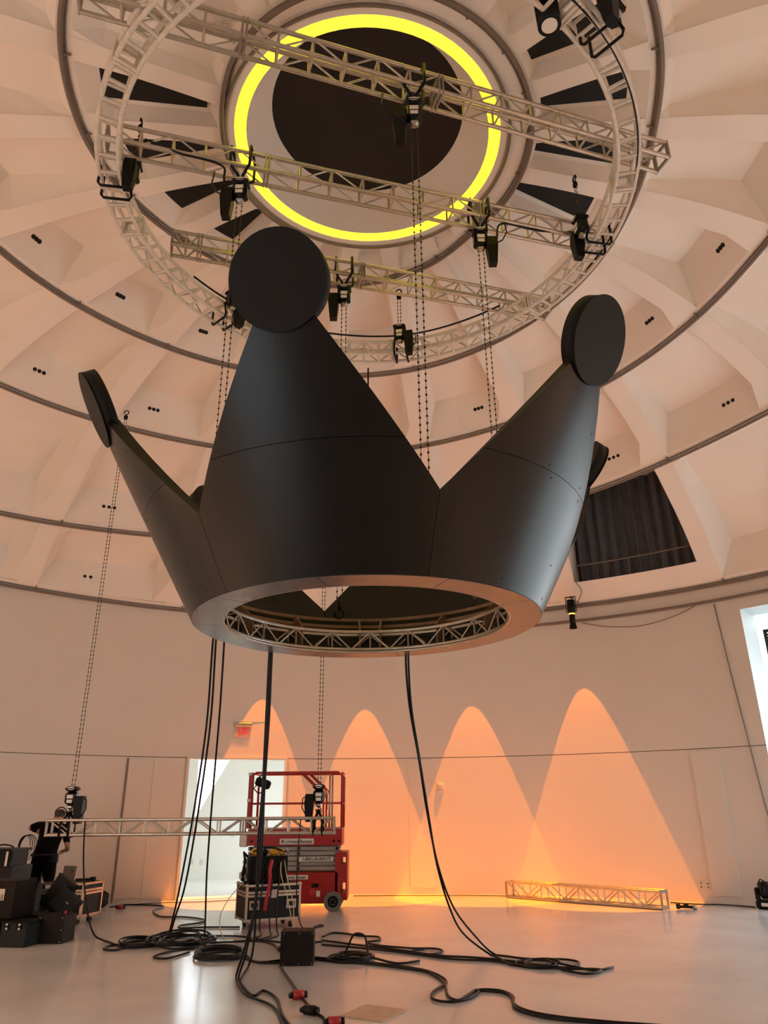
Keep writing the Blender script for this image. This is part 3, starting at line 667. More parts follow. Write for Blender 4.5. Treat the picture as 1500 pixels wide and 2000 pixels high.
# chassis
ch = MB().bbox((lx(-2.45), 0, .12), (lx(-.86), .72, .60)).build('chassis', 'lift_red', lf)
MB().bbox((lx(-1.62), -.012, .16), (lx(-1.13), .0, .40)).build('chassis_door', 'lift_red', ch)
MB().cyl((lx(-1.29), -.012, .30), (lx(-1.29), -.02, .30), .055, n=14).build('decal', 'label_red', ch)
MB().bbox((lx(-1.22), -.018, .23), (lx(-1.155), -.012, .32)).build('decal', 'sign_white', ch)
MB().rbox((lx(-1.24), -.014, .40), (.12, .012, .06), .02).build('handle_recess', 'black', ch)
# right end bumper plate with two slots
e = MB(); xa, xb = lx(-.90), lx(-.69)
for lo, hi in (((xa, 0, .17), (xb-.11, .72, .92)), ((xb-.03, 0, .17), (xb, .72, .92)), ((xb-.11, 0, .84), (xb-.03, .72, .92)), ((xb-.11, 0, .44), (xb-.03, .72, .72)), ((xb-.11, 0, .17), (xb-.03, .72, .28))): e.bbox(lo, hi)
e.build('end_plate', 'lift_red', lf)
for x, y in ((-.93, -.02), (-.93, .62), (-2.28, -.02), (-2.28, .62)):
    wl = MB().cyl((lx(x), y-.05, .155), (lx(x), y+.07, .155), .155, n=28).build('wheel', 'tyre', lf)
    MB().cyl((lx(x), y-.056, .155), (lx(x), y-.05, .155), .09, n=18).build('rim', 'black', wl)
    for i in range(6): a = i*pi/3; MB().cyl((lx(x)+.045*cos(a), y-.064, .155+.045*sin(a)), (lx(x)+.045*cos(a), y-.056, .155+.045*sin(a)), .009, n=6).build('wheel_nut', 'steel', wl)
# folded scissor arms
for k in range(5):
    z0 = .625+k*.080
    for y in (.03, .61):
        MB().rbox((lx(-1.64), y+.03, z0+.036), (1.60, .05, .070), .012).build('scissor_arm', 'lift_grey', lf)
    for x in (-2.38, -1.55, -.87):
        MB().cyl((lx(x), .018, z0+.036), (lx(x), .03, z0+.036), .026, n=12).build('pivot_pin', 'black', lf)
# platform
pf = MB().bbox((lx(-2.45), -.01, 1.03), (lx(-.79), .74, 1.31)).build('platform', 'lift_red', lf)
MB().bbox((lx(-2.45), -.016, 1.295), (lx(-.79), -.01, 1.31)).build('toe_board', 'lift_grey', pf)
for x in (-2.38, -2.25, -.93, -.84): MB().cyl((lx(x), -.018, 1.10), (lx(x), -.01, 1.10), .022, n=10).build('bolt', 'black', pf)
s_ = MB().rbox((lx(-1.585), -.018, 1.095), (.60, .012, .095), .006).build('name_plate', 'sign_white', lf)
text('lettering', 'United Rentals', .078, 'text_black', s_, (lx(-1.545), -.0255, 1.093), (rad(90), 0, 0), .001, .3, .0012)
MB().cyl((lx(-1.825), -.026, 1.095), (lx(-1.825), -.024, 1.095), .03, n=16).build('emblem', 'text_black', s_)
MB().box((lx(-1.818), -.0275, 1.095), (.012, .002, .05), Matrix.Rotation(rad(20), 3, 'Y')).build('emblem_stroke', 'sign_white', s_)
s_ = MB().rbox((lx(-1.24), -.018+.03, .81), (.60, .012, .075), .006).build('name_plate', 'sign_white', lf)
text('lettering', '1-800-UR-RENTS', .070, 'text_black', s_, (lx(-1.24), .0042, .81), (rad(90), 0, 0), .001, .3, .0016)
s_ = MB().rbox((lx(-1.60), -.008, .53), (.46, .012, .07), .006).build('name_plate', 'sign_white', lf)
text('lettering', 'United Rentals', .058, 'text_black', s_, (lx(-1.58), -.0155, .53), (rad(90), 0, 0), .001, .3, .001)
# guard rails
rl = [(lx(-2.42), .02), (lx(-.80), .02), (lx(-.80), .70), (lx(-2.42), .70)]
def rail_loop(z, r): return MB().tube([(x, y, z) for x, y in rl], r, 8, True)
def bentrail(y): return [(lx(-2.42), y, 1.31), (lx(-2.42), y, 2.19), (lx(-2.37), y, 2.24), (lx(-.87), y, 2.24), (lx(-.80), y, 2.18), (lx(-.80), y, 1.31)]
for y in (.02, .70):
    MB().tube(bentrail(y), .022, 8).build('guard_rail', 'lift_red', lf)
    MB().cyl((lx(-2.42), y, 1.72), (lx(-.80), y, 1.72), .016, n=8).build('mid_rail', 'lift_red', lf)
    MB().cyl((lx(-1.02), y, 2.22), (lx(-1.02), y, 1.31), .017, n=8).build('rail_post', 'alu_dull', lf)
    MB().tube([(lx(-1.55), y, 2.23), (lx(-1.16), y, 1.88), (lx(-1.13), y, 1.80), (lx(-1.13), y, 1.31)], .016, 8).build('entry_rail', 'lift_red', lf)
    MB().tube([(lx(-1.42), y, 2.23), (lx(-1.10), y, 1.94), (lx(-1.07), y, 1.86), (lx(-1.07), y, 1.60)], .013, 8).build('entry_rail', 'lift_red', lf)
for z in (2.23, 1.72):
    for x in (-2.42, -.80): MB().cyl((lx(x), .02, z), (lx(x), .70, z), .018, n=8).build('end_rail', 'lift_red', lf)
MB().bbox((lx(-2.50), .05, 1.31), (lx(-2.455), .33, 2.22)).build('ladder_gate', 'lift_red', lf)
for z in (1.75, 2.2): MB().bbox((lx(-2.51), .03, z), (lx(-2.45), .35, z+.05)).build('gate_rung', 'sign_white', lf)
MB().rbox((lx(-2.53), .12, 1.12), (.14, .22, .22), .02).build('junction_box', 'sign_white', lf)
fl = thing('work_lamp', 'small black flood lamp clamped to the lift guard rail', 'lamp', (-2.22, 14.05, 2.02), 12)
MB().rbox((0, 0, .04), (.28, .14, .15), .03, Matrix.Rotation(rad(20), 3, 'Y')).build('housing', 'black', fl)
MB().tube([(-.10, 0, .02), (-.16, 0, -.05), (-.08, 0, -.13), (.03, 0, -.11)], .012, 6).build('bracket', 'black', fl)
MB().cyl((0, .0, .1), (0, .09, .19), .014, n=6).build('clamp', 'black', fl)

# ================================================================== FLIGHT CASES AND EQUIPMENT
def flightcase(name, label, loc, rz, W, D, H, wheels=True, m='case_black', lid=.13, latch_x=(-.3, .3)):
    t = thing(name, label, 'flight case', loc, rz); z0 = .11 if wheels else .0; tk = .028
    MB().bbox((-W/2+.01, -D/2+.01, z0), (W/2-.01, D/2-.01, z0+H-lid-.004)).build('body', m, t)
    MB().bbox((-W/2+.01, -D/2+.01, z0+H-lid+.004), (W/2-.01, D/2-.01, z0+H)).build('lid', m, t)
    for z in (z0, z0+H-lid-.035, z0+H-lid+.008, z0+H-.03):
        mb = MB(); mb.bbox((-W/2, -D/2, z), (W/2, -D/2+tk, z+.03)).bbox((-W/2, D/2-tk, z), (W/2, D/2, z+.03)).bbox((-W/2, -D/2, z), (-W/2+tk, D/2, z+.03)).bbox((W/2-tk, -D/2, z), (W/2, D/2, z+.03)); mb.build('edge_extrusion', 'aluminium', t)
    for sx in (-1, 1):
        for sy in (-1, 1):
            MB().bbox((sx*W/2-.016-.014*sx, sy*D/2-.016-.014*sy, z0), (sx*W/2+.016-.014*sx, sy*D/2+.016-.014*sy, z0+H)).build('corner_extrusion', 'aluminium', t)
            for z in (z0+.01, z0+H-.01): MB().rbox((sx*(W/2-.015), sy*(D/2-.015), z), (.055, .055, .05), .015).build('ball_corner', 'steel', t)
            if wheels:
                c = MB().box((sx*(W/2-.12), sy*(D/2-.1), z0-.02), (.07, .06, .04)).build('castor', 'steel', t)
                MB().cyl((sx*(W/2-.12)-.02, sy*(D/2-.1), .048), (sx*(W/2-.12)+.02, sy*(D/2-.1), .048), .048, n=14).build('castor_wheel', 'rubber', c)
    for x in latch_x:
        l = MB().box((x, -D/2-.004, z0+H-lid-.14), (.15, .012, .12)).build('handle_plate', 'steel', t)
        MB().box((x, -D/2-.011, z0+H-lid-.14), (.10, .006, .06)).build('grip', 'black', l)
    MB().box((0, -D/2-.004, z0+H-lid), (.11, .012, .11)).build('latch', 'steel', t)
    return t
flightcase('flight_case', 'black wheeled flight case with aluminium edges under the power rack', (-1.80, 12.45, 0), 25, .84, .56, .48, latch_x=(-.29, .27))
# power rack on the case
pr = thing('power_rack', 'black power distribution rack stacked on the wheeled flight case', 'power rack', (-1.84, 12.42, .595), 15)
MB().rbox((0, .02, .17), (.60, .36, .34), .02).build('rack_body', 'black', pr)
for x in (-.28, .28): MB().bbox((x-.015, -.175, .0), (x+.015, -.155, .36)).build('rack_rail', 'case_black', pr)
for i in range(5):
    for j in range(2):
        k_ = MB().cyl((-.2+.1*i, -.16, .09+.14*j), (-.2+.1*i, -.185, .09+.14*j), .035, n=12).build('outlet_socket', 'rubber', pr)
MB().bbox((-.30, -.14, .335), (.30, .18, .365)).build('top_frame', 'black', pr)
MB().tube([(-.33, -.05, .0), (-.37, -.08, .12), (-.34, -.1, .3), (-.36, -.05, .42), (-.30, 0, .36)], .02, 6).build('loose_lead', 'cable', pr)
MB().tube([(-.35, .02, .30), (-.33, -.1, .16), (-.38, -.08, .04), (-.31, -.15, .02)], .016, 6).build('loose_lead', 'cable', pr)
MB().rbox((-.36, -.02, .10), (.10, .12, .10), .015).build('meter_box', 'sign_white', pr)
# yellow ratchet straps
ys = thing('tool_bag', 'yellow and black soft tool bag lying on the power rack', 'bag', (-1.82, 12.40, .963), 15)
for x, w_, m_ in ((-.20, .14, 'yellow'), (-.06, .10, 'black'), (.08, .14, 'yellow'), (.20, .10, 'yellow')): MB().rbox((x, 0, .05), (w_, .18, .10), .035).build('bag_panel', m_, ys)
MB().tube([(-.24, -.08, .06), (-.1, -.11, .12), (.08, -.11, .11), (.24, -.08, .05)], .014, 6).build('bag_strap', 'black', ys)
MB().tube([(.20, -.1, .06), (.26, -.1, .10), (.30, -.08, .03)], .013, 6).build('buckle', 'steel', ys)
rs_ = tag(MB().tube(smooth_path([(-1.72, 12.12, .92), (-1.74, 12.07, .78), (-1.73, 12.05, .62), (-1.76, 11.99, .40), (-1.78, 12.0, .26)]), .028, 6).build('webbing_strap', 'red_strap'), 'red webbing strap dangling in front of the black flight case', 'strap')
bx = thing('power_box', 'plain black square box standing alone among the floor cables', 'box', (-1.02, 9.58, 0), 2)
MB().rbox((0, 0, .168), (.37, .30, .335), .006).build('shell', 'case_brown', bx)
MB().bbox((-.187, -.152, .003), (-.165, .15, .336)).build('side_plate', 'black', bx)
for x in (-.15, .02, .165):
    for z in (.02, .315): MB().cyl((x, -.150, z), (x, -.154, z), .006, n=6).build('screw', 'steel', bx)
tag(MB().box((-.12, 7.35, .006), (.40, .42, .010), Matrix.Rotation(rad(-28), 3, 'Z')).build('cardboard_sheet', 'cardboard'), 'flat tan cardboard sheet on the floor at the bottom edge', 'cardboard')
# items by the wall at right
jk = thing('clamp', 'small black and steel lighting clamp on the floor by the truss end', 'clamp', (5.04, 14.05, 0), -30)
MB().cyl((-.12, 0, .035), (.14, 0, .035), .022, n=8).build('shaft', 'black', jk); MB().rbox((-.10, 0, .045), (.06, .07, .09), .01).build('jaw', 'black', jk); MB().cyl((.14, 0, .035), (.2, 0, .035), .035, n=10).build('knob', 'steel', jk); MB().rbox((.03, 0, .055), (.08, .05, .05), .01).build('jaw', 'black', jk)
def moving_head(label, loc, rz):
    t = thing('moving_light', label, 'moving light', loc, rz)
    MB().rbox((0, 0, .07), (.34, .28, .14), .03).build('base', 'black', t); MB().box((-.02, -.142, .075), (.11, .005, .05)).build('display', 'label_white', t)
    for s in (-1, 1): MB().rbox((s*.15, 0, .22), (.05, .16, .20), .02).build('yoke_arm', 'black', t)
    MB().lathe([(.001, -.13), (.08, -.13), (.12, -.06), (.125, .05), (.09, .12), (.001, .13)], 16, (0, 0, .29)).build('head', 'black_gloss', t)
    MB().tube([(-.12, -.02, .36), (-.06, -.03, .45), (.0, -.03, .42)], .012, 6).build('handle', 'black', t)
    return t
moving_head('black moving-head light on the floor at the right picture edge', (6.43, 13.95, 0), -40)

# pile of cases at the left edge
t = flightcase('flight_case', 'white-edged dark flight case with a red-bordered sticker, behind the person', (-5.02, 13.05, 0), -14, .78, .52, .47, m='case_slate', latch_x=(.27,))
st = MB().box((-.06, -.264, .28), (.30, .004, .27)).build('sticker', 'label_red', t)
MB().box((-.08, -.267, .28), (.25, .003, .21)).build('sticker_paper', 'label_white', st)
for k in range(4): MB().box((-.08+.01*(k % 2), -.2695, .35-.045*k), (.15-.02*(k % 2), .002, .012)).build('sticker_line', 'text_black', st)
MB().box((-.25, -.266, .52), (.10, .004, .05)).build('small_label', 'label_white', t)
t = thing('speaker_box', 'low black box with corner screws, front right of the equipment pile', 'box', (-4.46, 11.22, 0), -6)
MB().rbox((0, 0, .165), (.37, .34, .33), .006).build('shell', 'case_brown', t)
for x in (-.15, .16):
    for z in (.02, .16, .30): MB().cyl((x, -.170, z), (x, -.175, z), .007, n=6).build('screw', 'steel', t)
MB().box((.12, -.02, .355), (.12, .012, .06)).build('tab', 'black', t); MB().box((.12, -.0275, .352), (.03, .004, .034)).build('tab_label', 'label_red', t)
for x, rz, lab in ((-4.80, -10, 'slate grey trunk with white corner balls, left of the low black box'), (-5.18, -10, 'slate grey trunk at the far left edge, under the latched black case')):
    t = thing('storage_box', lab, 'trunk', (x, 10.98-.25*(x+4.8)*.5, 0), rz, 'grey trunks at the left edge')
    MB().rbox((0, 0, .14), (.36, .40, .28), .006).build('body', 'case_slate', t)
    MB().bbox((-.185, -.205, .26), (.185, .205, .285)).build('rim', 'black', t)
    for xx in (-.10, .08):
        MB().rbox((xx, -.205, .235), (.07, .03, .06), .01).build('catch', 'black', t)
        for dz in (.215, .262): MB().cyl((xx+.01, -.21, dz), (xx+.01, -.228, dz), .013, n=8).build('corner_ball', 'label_white', t)
t = thing('equipment_case', 'brown-black case with a silver latch, stacked at the left edge', 'case', (-5.28, 11.36, .287), -12)
MB().rbox((0, 0, .23), (.62, .46, .46), .008).build('body', 'case_brown', t)
lt = MB().box((.12, -.234, .29), (.085, .012, .14)).build('latch', 'steel', t); MB().box((.12, -.243, .26), (.04, .008, .07)).build('latch_tongue', 'alu_dull', lt)
MB().bbox((-.315, -.235, .385), (.315, .235, .395)).build('lid_seam', 'black', t)
for k, (x, y, z, rx, ry, rz_, w_, h_, lab) in enumerate(((-4.86, 11.86, .30, -12, 28, -15, .34, .46, 'tall tilted black lid leaning on the pile in front of the person'), (-4.66, 11.72, .285, -16, 34, -12, .36, .30, 'smaller tilted black lid with a white mark, leaning above the low black box'))):
    t = thing('case_lid', lab, 'lid', (x, y, z), 0, 'tilted black lids'); t.rotation_euler = (rad(rx), rad(ry), rad(rz_))
    MB().rbox((0, 0, h_/2), (w_, .10, h_), .008).build('panel', 'black', t)
    MB().bbox((-w_/2-.004, -.056, h_-.02), (w_/2+.004, .056, h_)).build('edge_strip', 'case_slate', t)
    MB().box((.03, -.053, h_*.55), (.05, .004, .01)).build('mark', 'label_white', t)
t = thing('crate', 'dark crate standing under the tilted lids', 'crate', (-4.86, 11.75, 0), -8); MB().rbox((0, 0, .14), (.62, .40, .28), .006).build('body', 'black', t); MB().bbox((-.312, -.202, .22), (.312, .202, .245)).build('rim', 'case_slate', t)
t = thing('crate', 'dark wooden crate behind the person, at the far left', 'crate', (-6.22, 13.7, 0), -10)
MB().bbox((-.30, -.25, 0), (.30, .25, .70)).build('body', 'case_brown', t); MB().bbox((-.31, -.26, .70), (.31, .26, .735)).build('lid', 'case_brown', t); MB().box((.03, -.255, .58), (.2, .01, .08)).build('label_plate', 'case_slate', t)
t = thing('crate', 'black crate supporting the open tub at the left edge', 'crate', (-5.88, 12.5, 0), -10); MB().bbox((-.28, -.25, 0), (.28, .25, .86)).build('body', 'case_black', t); MB().bbox((-.285, -.255, .80), (.285, .255, .83)).build('rim', 'case_slate', t)
t = thing('tub', 'open black tub with a pale corner post, at the left edge', 'tub', (-5.90, 12.42, .862), -10)
mb = MB(); mb.bbox((-.24, -.2, 0), (.24, .2, .02)).bbox((-.26, -.22, .0), (.26, -.19, .22)).bbox((-.26, .19, 0), (.26, .22, .22)).bbox((-.26, -.22, 0), (-.23, .22, .22)).bbox((.23, -.22, 0), (.26, .22, .22)); mb.build('tub_body', 'black', t)
MB().bbox((-.29, -.25, .20), (.29, .25, .235)).build('tub_rim', 'black', t); MB().bbox((.20, -.235, .0), (.235, -.222, .2)).build('corner_post', 'label_white', t)
MB().tube(smooth_path([(-.15, -.1, .25), (.05, -.12, .29), (.2, -.1, .26), (.27, -.2, .2), (.30, -.23, .1), (.28, -.26, .0)]), .012, 5).build('loose_lead', 'cable', t)
t = thing('back_board', 'grey board leaning upright behind the person and the white-edged case', 'board', (-5.42, 13.75, 0), -18); t.rotation_euler = (rad(-6), 0, rad(-18))
MB().bbox((-.13, 0, .0), (.13, .03, .76)).build('panel', 'alu_dull', t); MB().cyl((.06, -.004, .68), (.06, 0, .68), .012, n=8).build('hole', 'black', t)
t = thing('holdall', 'small black holdall on the floor against the wall, right of the flight case', 'bag', (-5.28, 15.05, 0), -25)
MB().rbox((0, 0, .13), (.34, .22, .26), .05).build('bag_body', 'black', t); MB().box((-.02, -.112, .13), (.20, .006, .10)).build('pocket', 'case_slate', t); MB().tube([(-.1, 0, .25), (-.05, 0, .33), (.05, 0, .33), (.1, 0, .25)], .012, 6).build('bag_handle', 'black', t)
t = thing('hand_tool', 'black tool lying on the white-edged flight case', 'tool', (-4.83, 12.98, .583), 10)
MB().cyl((-.12, 0, .025), (.12, 0, .03), .018, n=8).build('grip', 'black', t); MB().rbox((.14, 0, .035), (.09, .05, .06), .012).build('head', 'black', t)

# ================================================================== PERSON
def person():
    """seen from behind, bent slightly, left elbow lifted out, right elbow bent at the side"""
    pe = thing('person', 'person in black T-shirt and dark trousers bending over equipment, back turned', 'person', (-5.66, 13.32, 0), 0)
    V = {}; E = []; 
    def v(n, p, r, par=None): V[n] = (Vector(p), r); (E.append((par, n)) if par else None)
    v('pelvis', (0, 0, .93), .19); v('belly', (.02, .04, 1.08), .195, 'pelvis'); v('chest', (.02, .12, 1.27), .22, 'belly'); v('upper', (.02, .19, 1.40), .165, 'chest'); v('neck', (.03, .24, 1.47), .06, 'upper'); v('skull0', (.04, .27, 1.54), .085, 'neck'); v('skull1', (.05, .30, 1.60), .09, 'skull0'); v('skull2', (.055, .31, 1.655), .055, 'skull1')
    v('shL', (-.17, .18, 1.405), .075, 'upper'); v('uaL', (-.27, .18, 1.40), .066, 'shL'); v('elL', (-.40, .20, 1.365), .047, 'uaL'); v('faL', (-.33, .36, 1.31), .042, 'elL'); v('wrL', (-.24, .48, 1.24), .029, 'faL'); v('paL', (-.20, .53, 1.20), .038, 'wrL')
    v('shR', (.19, .18, 1.37), .075, 'upper'); v('uaR', (.24, .17, 1.25), .064, 'shR'); v('elR', (.30, .16, 1.09), .047, 'uaR'); v('faR', (.26, .28, 1.02), .042, 'elR'); v('wrR', (.17, .40, 1.0), .029, 'faR'); v('paR', (.12, .45, .99), .038, 'wrR')
    for s, n in ((-1, 'L'), (1, 'R')):
        v('hip'+n, (s*.10, .0, .88), .135, 'pelvis'); v('th'+n, (s*.115, .02, .68), .115, 'hip'+n); v('kn'+n, (s*.12, .05, .49), .068, 'th'+n); v('ca'+n, (s*.125, .01, .33), .065, 'kn'+n); v('an'+n, (s*.13, -.02, .10), .045, 'ca'+n); v('he'+n, (s*.13, -.02, .045), .045, 'an'+n); v('to'+n, (s*.15, .17, .038), .036, 'he'+n)
    # fingers
    fing = [(-.030, .075, 0), (-.011, .088, 0), (.011, .084, 0), (.030, .066, 0)]
    for n, d, up in (('L', Vector((.55, .65, -.52)).normalized(), Vector((.5, -.2, .8))), ('R', Vector((-.65, .75, -.1)).normalized(), Vector((0, .1, 1)))):
        c = V['pa'+n][0]; side = d.cross(up).normalized(); u2 = side.cross(d).normalized()
        for i, (o_, l_, _) in enumerate(fing):
            b0 = c+side*o_+d*.02
            v(f'f{n}{i}a', b0+d*l_*.45, .0095, 'pa'+n); v(f'f{n}{i}b', b0+d*l_*.75-u2*.022, .0085, f'f{n}{i}a'); v(f'f{n}{i}c', b0+d*l_*.85-u2*.050, .0075, f'f{n}{i}b')
        v(f't{n}a', c+side*(-.045)-d*.005-u2*.01, .011, 'pa'+n); v(f't{n}b', c+side*(-.055)+d*.03-u2*.03, .0095, f't{n}a')
    names = list(V); me = bpy.data.meshes.new('body'); me.from_pydata([tuple(V[n][0]) for n in names], [(names.index(a), names.index(b)) for a, b in E], [])
    ob_ = bpy.data.objects.new('body_tmp', me); COL.objects.link(ob_)
    md = ob_.modifiers.new('skin', 'SKIN'); md.use_smooth_shade = True; md.branch_smoothing = .4
    sv = me.skin_vertices[0].data
    for i, n in enumerate(names):
        r = V[n][1]; sv[i].radius = (r, r)
        if n in ('pelvis', 'belly', 'chest'): sv[i].radius = (r*1.08, r*1.0)
        sv[i].use_root = (n == 'pelvis')
    sd = ob_.modifiers.new('sub', 'SUBSURF'); sd.levels = 2; sd.render_levels = 2
    me2 = bpy.data.meshes.new_from_object(ob_.evaluated_get(bpy.context.evaluated_depsgraph_get())); bpy.data.objects.remove(ob_)
    me2.materials.clear()
    for m_ in ('cloth_black', 'trousers', 'skin', 'black', 'hair'): me2.materials.append(MATS[m_])
    cuts = {'L': (V['uaL'][0]*.25+V['elL'][0]*.75), 'R': (V['uaR'][0]*.3+V['elR'][0]*.7)}
    for p_ in me2.polygons:
        c = p_.center; k_ = 0
        if c.z < .94: k_ = 1
        if c.z < .10: k_ = 3
        if c.z > .95:
            if c.x < cuts['L'].x and c.z > 1.1: k_ = 2
            if c.x < -.10 and c.y > .30 and c.z > 1.1: k_ = 2
            if c.z < 1.14 and (c.x > .235 or (c.y > .24 and c.x > .02)): k_ = 2
            if c.z > 1.475 and c.y > .17: k_ = 2
            if c.z > 1.53 and c.y < .315: k_ = 4
            if c.z > 1.615: k_ = 4
        elif c.y > .25: k_ = 2
        p_.material_index = k_; p_.use_smooth = True
    me2.name = 'body'; ob('body', me2, pe)
    # face details: nose, ears, eyes, mouth
    MB().lathe([(.001, .03), (.012, .01), (.016, -.01), (.001, -.02)], 8, (.055, .392, 1.575)).build('nose', 'skin', pe)
    for s in (-1, 1):
        MB().lathe([(.001, .03), (.014, .015), (.016, -.01), (.001, -.03)], 8, (.05+s*.088, .30, 1.58)).build('ear', 'skin', pe)
        MB().lathe([(.001, .01), (.01, .0), (.001, -.01)], 8, (.055+s*.033, .378, 1.595)).build('eye', 'text_black', pe)
    MB().box((.055, .378, 1.543), (.045, .008, .008)).build('mouth', 'label_red', pe)
    # head set band and belt
    MB().tube([(.05+.098*cos(a), .295, 1.585+.098*sin(a)) for a in np.linspace(-.1, pi+.1, 14)], .010, 6).build('headset_band', 'black', pe)
    MB().tube([(.0+.195*cos(a), .0+.185*sin(a), .955) for a in np.linspace(0, 2*pi, 20)[:-1]], .022, 6, True).build('belt', 'black', pe)
    MB().rbox((.20, -.06, .90), (.12, .08, .16), .025).build('tool_pouch', 'case_brown', pe)
    return pe
person()
pts = []
for k in range(4):
    for i in range(14):
        a = 2*pi*i/14; pts.append((-5.99+(.13+.02*k)*cos(a)*.75+.015*k, 13.26+.02*k, 1.10+(.15+.015*k)*sin(a)-.01*k))
tag(MB().tube(smooth_path(pts, 3), .0065, 5).build('cable_loop', 'cable'), 'loops of thin black cable hanging beside the person', 'cable', 'black power cables')

# ================================================================== CABLES
C_ = {}
C_['h1a'] = [(-1.95, 8.3, 3.62), (-2.02, 8.52, 3.42), (-2.22, 9.38, 2.57), (-2.51, 10.28, 1.57), (-2.81, 11.07, 0.61), (-2.95, 11.39, 0.2), (-3.01, 11.54, 0.01), (-2.77, 11.02, 0.01), (-2.57, 11.17, 0.01)]
C_['h1b'] = [(-1.93, 8.3, 3.62), (-1.98, 8.5, 3.42), (-2.16, 9.32, 2.56), (-2.44, 10.21, 1.51), (-2.68, 10.85, 0.69), (-2.85, 11.15, 0.29), (-2.94, 11.36, 0.01), (-2.62, 10.81, 0.01), (-2.43, 11.0, 0.01)]
C_['h1c'] = [(-1.84, 8.3, 3.62), (-1.89, 8.54, 3.4), (-2.05, 9.3, 2.68), (-2.24, 10.11, 1.81), (-2.42, 10.92, 0.86), (-2.54, 11.6, 0.01), (-2.4, 10.61, 0.01), (-2.61, 10.41, 0.01), (-2.77, 10.0, 0.01), (-2.58, 9.87, 0.01), (-2.41, 10.26, 0.01)]
C_['h2a'] = [(-1.27, 8.1, 3.42), (-1.28, 8.15, 3.14), (-1.29, 8.25, 2.55), (-1.32, 8.37, 1.82), (-1.34, 8.47, 1.27), (-1.38, 8.58, 0.68), (-1.48, 8.66, 0.26), (-1.55, 8.71, 0.01), (-1.33, 8.03, 0.01), (-1.02, 7.58, 0.01), (-0.87, 7.07, 0.01), (-0.75, 6.44, 0.01)]
C_['h2b'] = [(-1.25, 8.1, 3.42), (-1.26, 8.14, 3.14), (-1.27, 8.23, 2.55), (-1.3, 8.34, 1.82), (-1.31, 8.43, 1.27), (-1.36, 8.52, 0.69), (-1.45, 8.6, 0.24), (-1.51, 8.64, 0.01), (-1.26, 7.97, 0.01), (-1.19, 8.17, 0.01), (-1.02, 7.86, 0.01), (-0.88, 7.23, 0.01), (-0.7, 6.7, 0.01)]
C_['h2c'] = [(-1.28, 8.1, 3.42), (-1.3, 8.19, 3.15), (-1.33, 8.39, 2.57), (-1.37, 8.64, 1.83), (-1.42, 8.84, 1.25), (-1.44, 9.06, 0.63), (-1.47, 9.21, 0.22), (-1.53, 9.28, 0.01), (-1.48, 8.52, 0.01), (-1.3, 7.97, 0.01)]
C_['h3a'] = [(0.25, 8.1, 3.41), (0.23, 8.24, 3.16), (0.27, 8.5, 2.68), (0.37, 8.78, 2.15), (0.47, 9.1, 1.55), (0.59, 9.38, 1.0), (0.76, 9.61, 0.56), (1.0, 9.76, 0.25), (1.27, 9.88, 0.01), (1.59, 9.65, 0.01), (1.99, 9.6, 0.01), (2.12, 9.41, 0.01), (1.94, 9.14, 0.01), (1.64, 9.32, 0.01)]
C_['h3b'] = [(0.27, 8.1, 3.41), (0.26, 8.24, 3.16), (0.29, 8.5, 2.68), (0.38, 8.79, 2.15), (0.48, 9.1, 1.55), (0.58, 9.39, 1.0), (0.72, 9.62, 0.55), (0.88, 9.76, 0.26), (1.21, 9.89, 0.01), (1.36, 9.33, 0.01), (1.68, 9.2, 0.01), (1.87, 9.08, 0.01), (2.22, 9.04, 0.01), (2.21, 8.91, 0.01), (2.02, 8.81, 0.01), (1.84, 9.06, 0.01)]
C_['h4'] = [(-4.46, 11.75, 1.47), (-4.41, 11.66, 1.23), (-4.3, 11.51, 0.84), (-4.13, 11.33, 0.41), (-3.94, 11.19, 0.1), (-3.76, 11.15, 0.01), (-3.39, 10.66, 0.01), (-3.38, 10.44, 0.01), (-3.55, 10.52, 0.01), (-3.56, 10.78, 0.01), (-3.41, 10.93, 0.01)]
C_['h5'] = [(-1.27, 11.75, 1.48), (-1.29, 11.75, 1.19), (-1.30, 11.76, 0.76), (-1.29, 11.8, 0.36), (-1.22, 11.9, 0.06), (-1.05, 12.2, 0.01), (-0.95, 12.35, 0.01), (-1.0, 12.5, 0.01), (-1.08, 12.3, 0.01)]
C_['f1'] = [(-0.87, 9.85, 0.01), (-0.57, 9.71, 0.01), (-0.22, 9.52, 0.01), (0.24, 9.21, 0.01), (0.47, 8.93, 0.01), (0.58, 8.48, 0.01), (0.42, 8.05, 0.01), (0.41, 7.77, 0.01), (0.55, 7.67, 0.01), (0.73, 7.8, 0.01), (0.85, 8.05, 0.01), (0.83, 8.12, 0.01), (1.06, 8.02, 0.01), (1.12, 7.82, 0.01), (1.09, 7.45, 0.01), (1.2, 7.21, 0.01), (1.42, 7.04, 0.01), (1.79, 6.91, 0.01), (2.1, 6.75, 0.01)]
C_['f2'] = [(-0.84, 9.73, 0.01), (-0.54, 9.59, 0.01), (-0.19, 9.43, 0.01), (0.24, 9.13, 0.01), (0.43, 8.93, 0.01), (0.55, 8.44, 0.01), (0.55, 7.9, 0.01), (0.63, 7.72, 0.01), (0.72, 7.89, 0.01), (0.85, 8.12, 0.01), (1.05, 8.09, 0.01), (1.14, 7.86, 0.01), (1.1, 7.59, 0.01), (1.18, 7.33, 0.01), (1.41, 7.12, 0.01), (1.8, 6.95, 0.01), (2.15, 6.84, 0.01)]
C_['f3'] = [(-0.89, 11.08, 0.01), (-0.37, 10.66, 0.01), (0.02, 10.39, 0.01), (0.56, 9.92, 0.01), (0.96, 9.77, 0.01), (1.31, 9.57, 0.01), (1.69, 9.26, 0.01), (1.81, 9.2, 0.01)]
